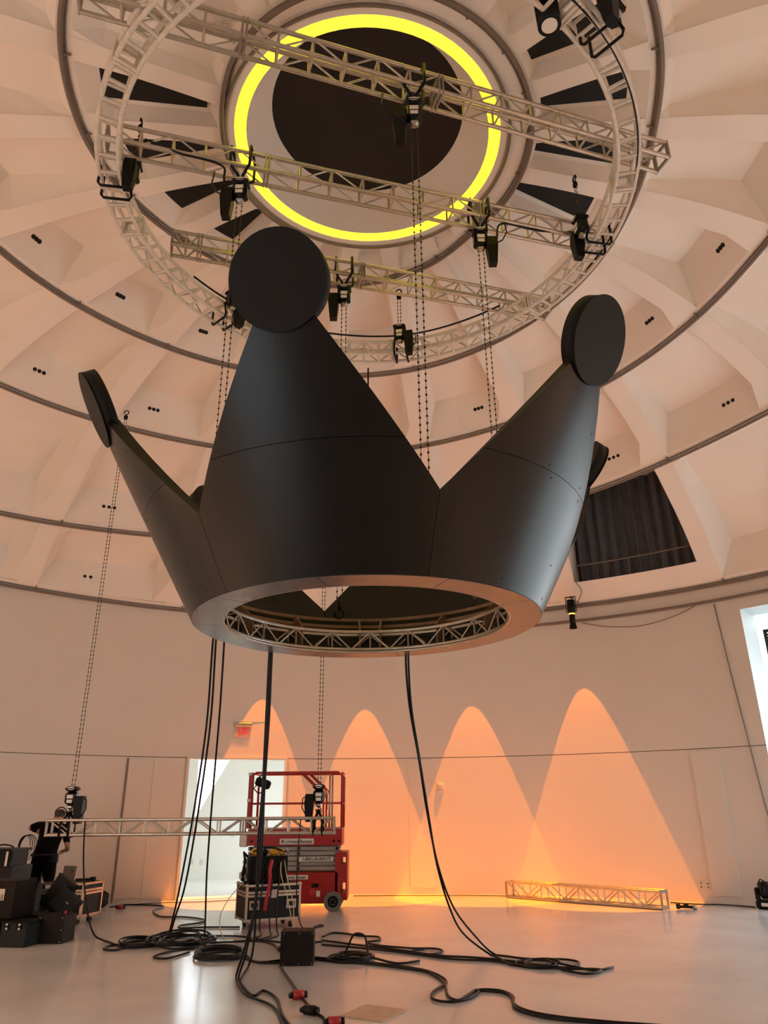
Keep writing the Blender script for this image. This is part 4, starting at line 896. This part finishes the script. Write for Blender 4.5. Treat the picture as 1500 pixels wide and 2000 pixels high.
C_['f4'] = [(-0.84, 10.72, 0.01), (-0.24, 10.4, 0.01), (0.26, 10.06, 0.01), (0.72, 9.69, 0.01), (1.17, 9.54, 0.01), (1.47, 9.3, 0.01), (1.77, 9.14, 0.01)]
C_['f5'] = [(-0.88, 11.34, 0.01), (-0.77, 11.68, 0.01), (-0.55, 11.58, 0.01), (-0.4, 11.4, 0.01), (-0.13, 11.3, 0.01), (-0.12, 11.0, 0.01), (-0.28, 10.89, 0.01), (-0.14, 10.65, 0.01), (0.27, 10.41, 0.01), (0.58, 10.36, 0.01), (0.66, 10.18, 0.01), (0.5, 9.98, 0.01), (0.29, 10.2, 0.01), (0.46, 10.36, 0.01)]
C_['arch'] = [(-0.52, 9.97, 0.013), (-0.47, 9.97, 0.1), (-0.40, 9.95, 0.23), (-0.28, 9.93, 0.22), (-0.24, 9.9, 0.1), (-0.23, 9.76, 0.013)]
C_['red'] = [(-1.21, 9.44, 0.01), (-1.12, 9.08, 0.01), (-0.93, 8.38, 0.01), (-0.77, 7.81, 0.01), (-0.62, 7.34, 0.01), (-0.53, 7.14, 0.01), (-0.48, 6.83, 0.01)]
C_['boxc'] = [(-1.85, 10.59, 0.01), (-1.58, 9.76, 0.01), (-1.43, 9.57, 0.01), (-1.22, 9.53, 0.01)]
C_['wall_l'] = [(-5.0, 14.9, 0.01), (-4.9, 15.2, 0.01), (-4.79, 15.24, 0.01), (-4.28, 15.13, 0.01), (-4.03, 14.88, 0.01), (-4.05, 14.31, 0.01), (-3.7, 13.56, 0.01), (-3.3, 13.48, 0.01), (-2.91, 13.15, 0.01), (-2.88, 12.81, 0.01), (-3.11, 12.5, 0.01), (-3.02, 12.24, 0.01), (-2.7, 12.32, 0.01), (-2.18, 12.3, 0.01)]
C_['thin'] = [(-5.0, 15.17, 0.01), (-4.4, 15.52, 0.01), (-3.48, 15.7, 0.01), (-2.85, 16.0, 0.01)]
C_['mid'] = [(-2.41, 11.5, 0.01), (-2.01, 11.44, 0.01), (-1.72, 11.17, 0.01), (-1.42, 10.95, 0.01), (-1.1, 10.85, .01), (-.85, 10.95, .01)]
C_['mid2'] = [(-2.31, 10.92, 0.01), (-2.06, 10.98, 0.01), (-1.73, 11.05, 0.01), (-1.5, 10.83, 0.01), (-1.33, 10.34, 0.01), (-1.2, 9.95, .01)]
C_['edge'] = [(-0.68, 16.45, 0.01), (0.04, 16.48, 0.01), (0.96, 16.41, 0.01), (1.77, 16.35, 0.01), (2.35, 16.2, 0.01)]
C_['edge2'] = [(5.1, 14.88, 0.01), (5.46, 14.62, 0.01), (5.78, 14.52, 0.01), (6.07, 14.35, 0.01), (6.27, 14.12, 0.01)]
LAB = dict(h1a='leftmost of the black cables dropping from the crown to the floor coils', h1b='second black cable from the left dropping from the crown', h1c='third black cable from the left, falling past the doorway',
 h2a='front black cable of the bundle dropping past the red lift', h2b='black cable looping at the floor below the bundle past the lift', h2c='rear black cable of the bundle dropping past the red lift',
 h3a='upper of two black cables swooping down from the crown to the right', h3b='lower of two black cables swooping down right, ending in a floor loop',
 h4='black cable hanging from the left end of the low truss', h5='thin black cable hanging from the right end of the low truss',
 f1='black cable snaking to the lower right corner, nearer of the pair', f2='black cable snaking to the lower right corner, farther of the pair',
 f3='black cable running right across the floor from the flight case', f4='black cable beside it running right, nearer the square box', f5='black cable with loops on the floor right of the flight case',
 arch='black cable arching up from a small coil on the floor', red='black cable with red connectors running to the bottom edge', boxc='black cable entering the left of the square box',
 wall_l='black cable winding from the left wall to the flight case', thin='thin dark wire along the foot of the wall at left', mid='black cable passing in front of the flight case wheels', mid2='black cable curving behind the square box',
 edge='thin dark wire along the foot of the orange-lit wall', edge2='black cable along the foot of the wall, right of the floor truss')
zoff = 0
for k, p_ in C_.items():
    r = {'thin': .006, 'edge': .007, 'h5': .009, 'edge2': .010}.get(k, .0125); zoff += 1
    pts = [(x, y, (r+.002 if z <= .02 else z)) for x, y, z in p_]
    cable('power_cable', pts, r, LAB[k], k=7)
# floor coils
def coil(label, c, R0, turns, wob, seed):
    rnd = random.Random(seed); pts = []
    for k in range(turns):
        ox, oy, rr_, rx = rnd.uniform(-wob, wob), rnd.uniform(-wob, wob), R0*rnd.uniform(.72, 1.08), rnd.uniform(.85, 1.15)
        for i in range(12):
            a = 2*pi*i/12; pts.append((c[0]+ox+rr_*rx*cos(a), c[1]+oy+rr_*sin(a)*1.15, .014+.011*k*(.6+.4*sin(a+k))))
    pts += [(pts[-1][0]+.3, pts[-1][1]-.25, .014), (pts[-1][0]+.55, pts[-1][1]-.1, .014)]
    return tag(MB().tube(smooth_path(pts, 3), .0125, 6).build('cable_coil', 'cable'), label, 'cable', 'coils of black cable on the floor')
coil('flat coil of black cable, leftmost on the floor', (-3.18, 10.9), .25, 6, .04, 1)
coil('wide tangled coil of black cable below the doorway', (-2.72, 11.1), .40, 8, .10, 2)
coil('round coil of black cable between the wide tangle and the square box', (-1.98, 10.02), .27, 7, .04, 3)
coil('small coil of black cable under the arching cable', (-.40, 9.80), .23, 5, .04, 4)
coil('loose coil of black cable at the end of the right-hand drop', (1.62, 9.32), .20, 3, .10, 5)
def connector(label, loc, rz, m):
    t = thing('power_connector', label, 'connector', loc, rz, 'cable connectors')
    MB().cyl((-.05, 0, .04), (.05, 0, .04), .037, n=10).build('shell', m, t); MB().cyl((.05, 0, .04), (.08, 0, .04), .028, n=10).build('pin_ring', 'rubber', t); MB().cyl((-.09, 0, .035), (-.05, 0, .04), .018, .03, n=8).build('strain_relief', 'rubber', t)
connector('red power connector halfway along the front cable', (-.82, 7.86, 0), 15, 'red_plastic'); connector('black power connector on the front cable', (-.66, 7.30, 0), -20, 'rubber'); connector('red power connector at the bottom picture edge', (-.43, 6.93, 0), 10, 'red_plastic')
connector('red power connector on the floor by the left wall', (-4.72, 14.62, 0), 5, 'red_plastic'); connector('red power connector beside the square black box', (-1.30, 10.30, 0), 80, 'red_plastic')
for pts, lab in (([(-1.60, 12.24, .88), (-1.56, 12.0, .72), (-1.44, 11.95, .40), (-1.33, 11.7, .10), (-1.15, 11.0, .015), (-1.0, 10.6, .015)], 'pale yellow lead hanging in front of the flight case to the square box'),
                 ([(-1.56, 12.30, .90), (-1.48, 12.1, .66), (-1.37, 12.0, .36), (-1.28, 11.6, .06), (-1.0, 11.2, .015), (-.86, 11.0, .015)], 'pale yellow lead hanging on the right of the flight case'),
                 ([(-2.14, 12.2, .62), (-2.30, 11.95, .42), (-2.38, 11.8, .2), (-2.25, 11.4, .03), (-2.05, 11.2, .015), (-1.75, 11.2, .015)], 'thin pale lead looping left of the flight case')):
    cable('extension_lead', pts, .007, lab, 'cable_pale', group='pale leads by the flight case')
for x, lab in ((-1.86, 'black lead dropping from the left of the power rack'), (-1.72, 'black lead dropping from the middle of the power rack'), (-1.62, 'black lead dropping from the right of the power rack')):
    cable('rack_lead', [(x, 12.2, .80), (x+.03, 12.02, .62), (x+.02, 11.93, .35), (x+.06, 11.75, .06), (x+.12, 11.45, .016), (x-.02, 11.05, .016)], .011, lab, group='leads from the power rack')
# cables dressed on the white ring and the trusses
cable('truss_cable', [P(a, 2.80, 8.40+.01*sin(a*3)) for a in range(-60, 45, 6)], .014, 'black cable lying in the far side of the white ring truss', k=3)
cable('truss_cable', [P(a, 3.05, 8.17+.012*sin(a*2)) for a in range(70, 150, 6)], .011, 'black cable tied along the right side of the white ring truss', k=3)
cable('truss_cable', [(-2.6, 5.93, 8.48), (-2.2, 6.04, 8.37), (-1.95, 6.12, 8.37), (-1.78, 6.2, 8.35), (-1.77, 6.22, 8.2), (-1.75, 6.3, 8.05)], .013, 'black cable along the middle truss to its left hoist', k=5)
cable('truss_cable', [(2.6, 7.40, 8.48), (2.0, 7.25, 8.37), (1.6, 7.14, 8.38), (1.45, 7.08, 8.3), (1.42, 7.08, 8.1)], .013, 'black cable along the middle truss to its right hoist', k=5)
cable('truss_cable', [P(-1.3, 4.6, 9.0), P(-1.3, 4.4, 8.0), P(-1.0, 3.6, 6.5), P(-1.2, 2.6, 5.6), P(-1, 1.7, 4.2)], .016, 'black cable bundle hanging from the ring into the crown', k=5)
# round wash light at the top right of the ring
wl = thing('wash_light', 'ribbed black wash light with a pale lens, at the top right of the ring truss', 'light', P(143, 2.80, 8.13), -141.5)
MB().cyl((0, 0, 0), (.05, .02, .34), .10, .085, n=20).build('body', 'black', wl)
for k in range(7): MB().cyl((.007*k+.002, .003*k, .05+.04*k), (.007*k+.003, .003*k, .06+.04*k), .106, n=20).build('cooling_fin', 'black', wl)
MB().cyl((0, 0, -.012), (0, 0, .005), .105, n=20).build('bezel', 'black_gloss', wl); MB().cyl((0, 0, -.016), (0, 0, -.012), .072, n=20).build('lens', 'lens', wl)
MB().tube([(.13, 0, .18), (.14, 0, .40), (0.03, 0, .46), (-.10, 0, .40), (-.10, 0, .2)], .014, 6).build('yoke', 'black', wl)
